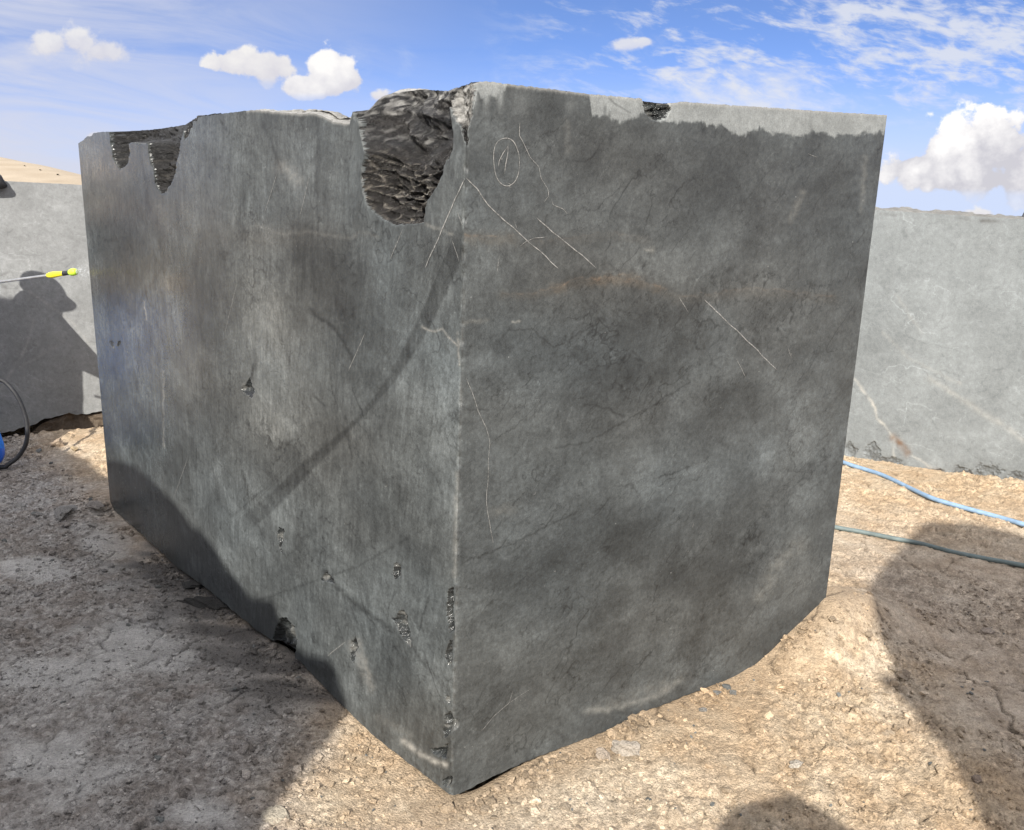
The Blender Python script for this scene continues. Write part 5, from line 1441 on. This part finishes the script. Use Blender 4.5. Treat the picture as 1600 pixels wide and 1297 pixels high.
def cap(W, H, parent, mat, brim_len=0.10, brim_half=0.085, wide=False):
    """a cap: rounded crown and a thin curved peak, sized to the skull"""
    bm = bmesh.new()
    cx = Vector(W(0, 0.022, .935 * H)); fw = (Vector(W(0, 1, 0)) - Vector(W(0, 0, 0))); rt = (Vector(W(1, 0, 0)) - Vector(W(0, 0, 0)))
    n = 24; rings = []
    for i in range(7):
        t = i / 6 * math.pi / 2
        rr = math.cos(t) ** 0.7 if i < 6 else 0.02
        rings.append([bm.verts.new(cx + rt * (0.093 * rr * math.cos(2 * math.pi * k / n)) + fw * (0.112 * rr * math.sin(2 * math.pi * k / n)) + Vector((0, 0, 0.105 * math.sin(t)))) for k in range(n)])
    for a, b in zip(rings[:-1], rings[1:]):
        for k in range(n): bm.faces.new((a[k], a[(k + 1) % n], b[(k + 1) % n], b[k]))
    bm.faces.new(rings[-1])
    me = bpy.data.meshes.new('cap'); bm.to_mesh(me); bm.free()
    o = link('cap', me, mat); adopt(o, parent)
    bm = bmesh.new(); top = []; bot = []
    for i in range(9):
        row_t = []; row_b = []
        for k in range(13):
            if wide: an = 2 * math.pi * k / 12
            else: an = math.radians(20 + 140 * k / 12)
            u = i / 8; r0x, r0y = 0.092, 0.110
            rx = r0x + (brim_half - 0.07 if not wide else brim_len) * u; ry = r0y + brim_len * u * (1 if wide else max(0.0, math.sin(an)) ** 0.6)
            p = cx + rt * (rx * math.cos(an)) + fw * (ry * math.sin(an)) + Vector((0, 0, -0.035 * u - 0.02 * u * math.cos(an) ** 2))
            row_t.append(bm.verts.new(p)); row_b.append(bm.verts.new(p - Vector((0, 0, 0.005))))
        top.append(row_t); bot.append(row_b)
    for G, fl in ((top, 0), (bot, 1)):
        for i in range(8):
            for k in range(12):
                q = (G[i][k], G[i][k + 1], G[i + 1][k + 1], G[i + 1][k]); bm.faces.new(q[::-1] if fl else q)
    for k in range(12): bm.faces.new((top[8][k], top[8][k + 1], bot[8][k + 1], bot[8][k]))
    for kk in (0, 12):
        for i in range(8): bm.faces.new((top[i][kk], top[i + 1][kk], bot[i + 1][kk], bot[i][kk]))
    bmesh.ops.recalc_face_normals(bm, faces=bm.faces[:])
    me = bpy.data.meshes.new('brim'); bm.to_mesh(me); bm.free()
    b = link('brim', me, mat); b.parent = o
    for p in me.polygons: p.use_smooth = True
    return o

def worker():
    grip_pt = at_y(-40, 446, 4.86)
    base = (-3.44, 5.12, 0.0); H = 1.70
    arms = {'r': lambda W: (W(0.20, 0.26, 1.27), W(0.08, 0.40, 1.07)), 'l': lambda W: (W(-0.26, 0.14, 1.14), W(-0.04, 0.34, 1.04))}
    J, Ed, Rr, W = human(base, math.radians(-4), H, arms, (0.02, 0.02))
    # braced: one foot far forward, the other back
    J['pelvis'] = (base[0], base[1], .50 * H)
    J['hipr'] = (base[0] + .05, base[1] - .09, .46 * H); J['kneer'] = (-3.10, 4.97, .27 * H); J['ankr'] = (-2.965, 4.94, .05 * H); J['toer'] = (-3.02, 4.84, .025 * H)
    J['hipl'] = (base[0] - .05, base[1] + .09, .46 * H); J['kneel'] = (-3.62, 5.30, .26 * H); J['ankl'] = (-3.80, 5.36, .05 * H); J['toel'] = (-3.66, 5.40, .02 * H)
    Rr['ankr'] = .066; Rr['kneer'] = .078
    for k_, v_ in (('chest', (.20, .16)), ('upper', (.15, .12)), ('waist', (.18, .15)), ('neck', .075), ('shor', .085), ('shol', .085), ('elbr', .07), ('elbl', .07)): Rr[k_] = v_
    g0 = float(gz(base[0], base[1]))
    def zones(c):
        z = c[2]
        if z < 0.13: return 1
        if z < 0.93: return 0
        if z > 1.43: return 3
        return 2 if min((Vector(c) - Vector(J['palmr'])).length, (Vector(c) - Vector(J['palml'])).length) > 0.13 else 3
    root = person('person', 'worker in bright blue trousers at the left border', J, Ed, Rr, [M_TROU, M_BOOT, M_SHIRT, M_SKIN], zones)
    cap(W, H, root, M_CAP, 0.045, 0.075)
worker()

def photographer():
    base = (0.22, -0.42, 0.0); H = 1.76
    arms = {'r': lambda W: (W(0.30, 0.06, 1.16), W(0.16, 0.26, 1.30)), 'l': lambda W: (W(-0.30, 0.06, 1.16), W(-0.16, 0.26, 1.30))}
    J, Ed, Rr, W = human(base, math.radians(90), H, arms)
    root = person('person', 'photographer in dark clothes and brimmed hat standing behind the viewpoint', J, Ed, Rr, [M_SHIRT, M_CAP, M_SKIN],
                  lambda c: 1 if c[2] < 0.93 else (2 if c[2] > 1.48 else 0))
    cap(W, H, root, M_CAP, 0.12, 0.08, True)
photographer()

# ------------------------------------------------------------------ hill with scrub on the left skyline
def hill():
    nx, ny = 160, 50
    # crest follows the photo at about 320 m
    cx = np.linspace(-300, 40, nx)
    D = 320.0
    crest_px = [(-600, 150), (-200, 205), (0, 249), (30, 254), (60, 262), (90, 270), (125, 281), (180, 298), (300, 330), (900, 400)]
    cp = np.array([at_y(x, y, D) for x, y in crest_px])
    cz = np.interp(cx, cp[:, 0], cp[:, 2])
    t = np.linspace(0, 1, ny)
    X = np.repeat(cx[None, :], ny, 0); Yv = 90 + (D + 120 - 90) * t[:, None] + 0 * X
    prof = np.where(t < 0.66, sstep(0, 0.72, t) / sstep(0, 0.72, 0.66), 1 - 0.5 * sstep(0.66, 1.0, t))[:, None]
    low0 = -0.05 * (np.hypot(X, Yv) - 14) - 0.5
    Z = low0 + (cz[None, :] - low0) * np.minimum(prof, 1.0) + 0.22 * fbm(X * 0.06, Yv * 0.06, 901, 4) * np.minimum(1, t * 6)[:, None]
    P = np.stack([X, Yv, Z], -1)
    me = mesh_from('hill', P.reshape(-1, 3), grid_quads(ny, nx))
    n = fbm(X * 0.35, Yv * 0.07, 905, 5)
    lo = np.array([0.50, 0.37, 0.215]); hi = np.array([0.36, 0.30, 0.225])
    k = np.clip(sstep(0.30, 0.55, t)[:, None] + 0.35 * n, 0, 1)[..., None]
    col = (lo * (1 - k) + hi * k) * np.exp(0.35 * n)[..., None]
    attr(me, 'col', col.reshape(-1, 3)); attr(me, 'gloss', np.zeros(nx * ny))
    o = link('hill', me, M_SOIL); o['kind'] = 'structure'
    # scrub bushes: leafy tufts of small blades
    M_BUSH = flat_mat('dry scrub', (0.075, 0.07, 0.045), 0.9, 0.2, 0.35, 3)
    spots = [((62, 261), 1.0, 'dark scrub bush standing on the hill crest, largest of those on the skyline'), ((38, 255), 0.45, 'small scrub bush on the hill crest, nearest the left border'), ((90, 270), 0.7, 'scrub bush on the hill crest, between two others above the pale left block'),
             ((101, 273), 0.75, 'scrub bush on the hill crest closest to the dark block'), ((80, 274), 0.6, 'scrub bush on the hillside below the crest bushes'), ((16, 276), 0.8, 'scrub bush low on the ochre hillside above the pale left block'), ((63, 267), 0.5, 'small scrub bush on the slope just below the largest crest bush')]
    for i, ((x, y), sc, lab) in enumerate(spots):
        if lab.find('crest,') > 0 or 'crest closest' in lab: p = at_y(x, y + 1, D - 4)
        else: p = at_y(x, y, 230.0)
        r = random.Random(i + 3)
        bx = int(np.clip(np.searchsorted(cx, p[0]), 0, nx - 1)); by = int(np.clip(round((p[1] - 90) / (D + 30) * (ny - 1)), 0, ny - 1))
        pz = P[by, bx, 2]
        V = []; F = []
        s = sc * 0.75
        for k in range(170):
            a = r.uniform(0, 6.28); e = r.uniform(0.05, 1.45); rad = s * r.uniform(0.5, 1.0)
            tip = np.array([math.cos(a) * math.cos(e) * 1.25, math.sin(a) * math.cos(e) * 1.25, math.sin(e)]) * rad
            w = 0.10 * s; side = np.array([-math.sin(a), math.cos(a), r.uniform(-.6, .6)]) * w
            m = tip * 0.6
            j = len(V); V += [m * 0.1, m + side, tip, m - side]; F.append((j, j + 1, j + 2, j + 3))
        o = link('bush', mesh_from('bush', V, np.array(F), False), M_BUSH); o.location = (p[0], p[1], pz - 0.05)
        tag(o, lab, 'bush', 'scrub bushes on the hill')
hill()

# dark strut end rising over the right pale block at the picture's border
def strut():
    p = at_y(1594, 347, 5.9); q = at_y(1603, 330, 5.9)
    base = np.array([p[0], p[1], -0.02]); 
    d = (q - p)
    tag(tube('metal_bar', [p - d * 0.8, p, q, q + d * 6], 0.008, M_BLACK), 'thin dark slanting bar rising behind the top edge of the pale right block', 'bar')
strut()

# black rag standing in for a cap brim, laid on the pale left block
def brim_lump():
    n = np.array([0.425, -0.905, 0]); A = np.array([-3.55, 5.95, 0])
    out = [(-60, 276), (-20, 273), (0, 274.5), (3, 277), (6, 283), (11.5, 289.5), (10, 293), (5, 295), (0, 295.5), (-30, 296), (-60, 292)]
    c = hit_plane(A + n * 0.02, n, -20, 285)
    bm = bmesh.new(); rings = []
    N = len(out)
    for k, (sc, dep) in enumerate(((0.90, 0.05), (1.0, 0.03), (1.0, -0.02), (0.93, -0.10), (0.7, -0.20))):
        rings.append([bm.verts.new(c + (hit_plane(A + n * 0.02, n, x, y) - c) * sc + n * dep + np.array([0, 0, 0.0 if dep > -0.05 else 0.012])) for x, y in out])
    for a, b in zip(rings[:-1], rings[1:]):
        for i in range(N): bm.faces.new((a[i], a[(i + 1) % N], b[(i + 1) % N], b[i]))
    bm.faces.new(rings[0]); bm.faces.new(rings[-1][::-1])
    bmesh.ops.recalc_face_normals(bm, faces=bm.faces[:])
    me = bpy.data.meshes.new('brim_lump'); bm.to_mesh(me); bm.free()
    for p in me.polygons: p.use_smooth = True
    tag(link('cloth', me, M_CAP), 'black stand-in for a cap brim on the pale block at the left border', 'cloth')  # this cloth object is the cap brim stand-in
brim_lump()
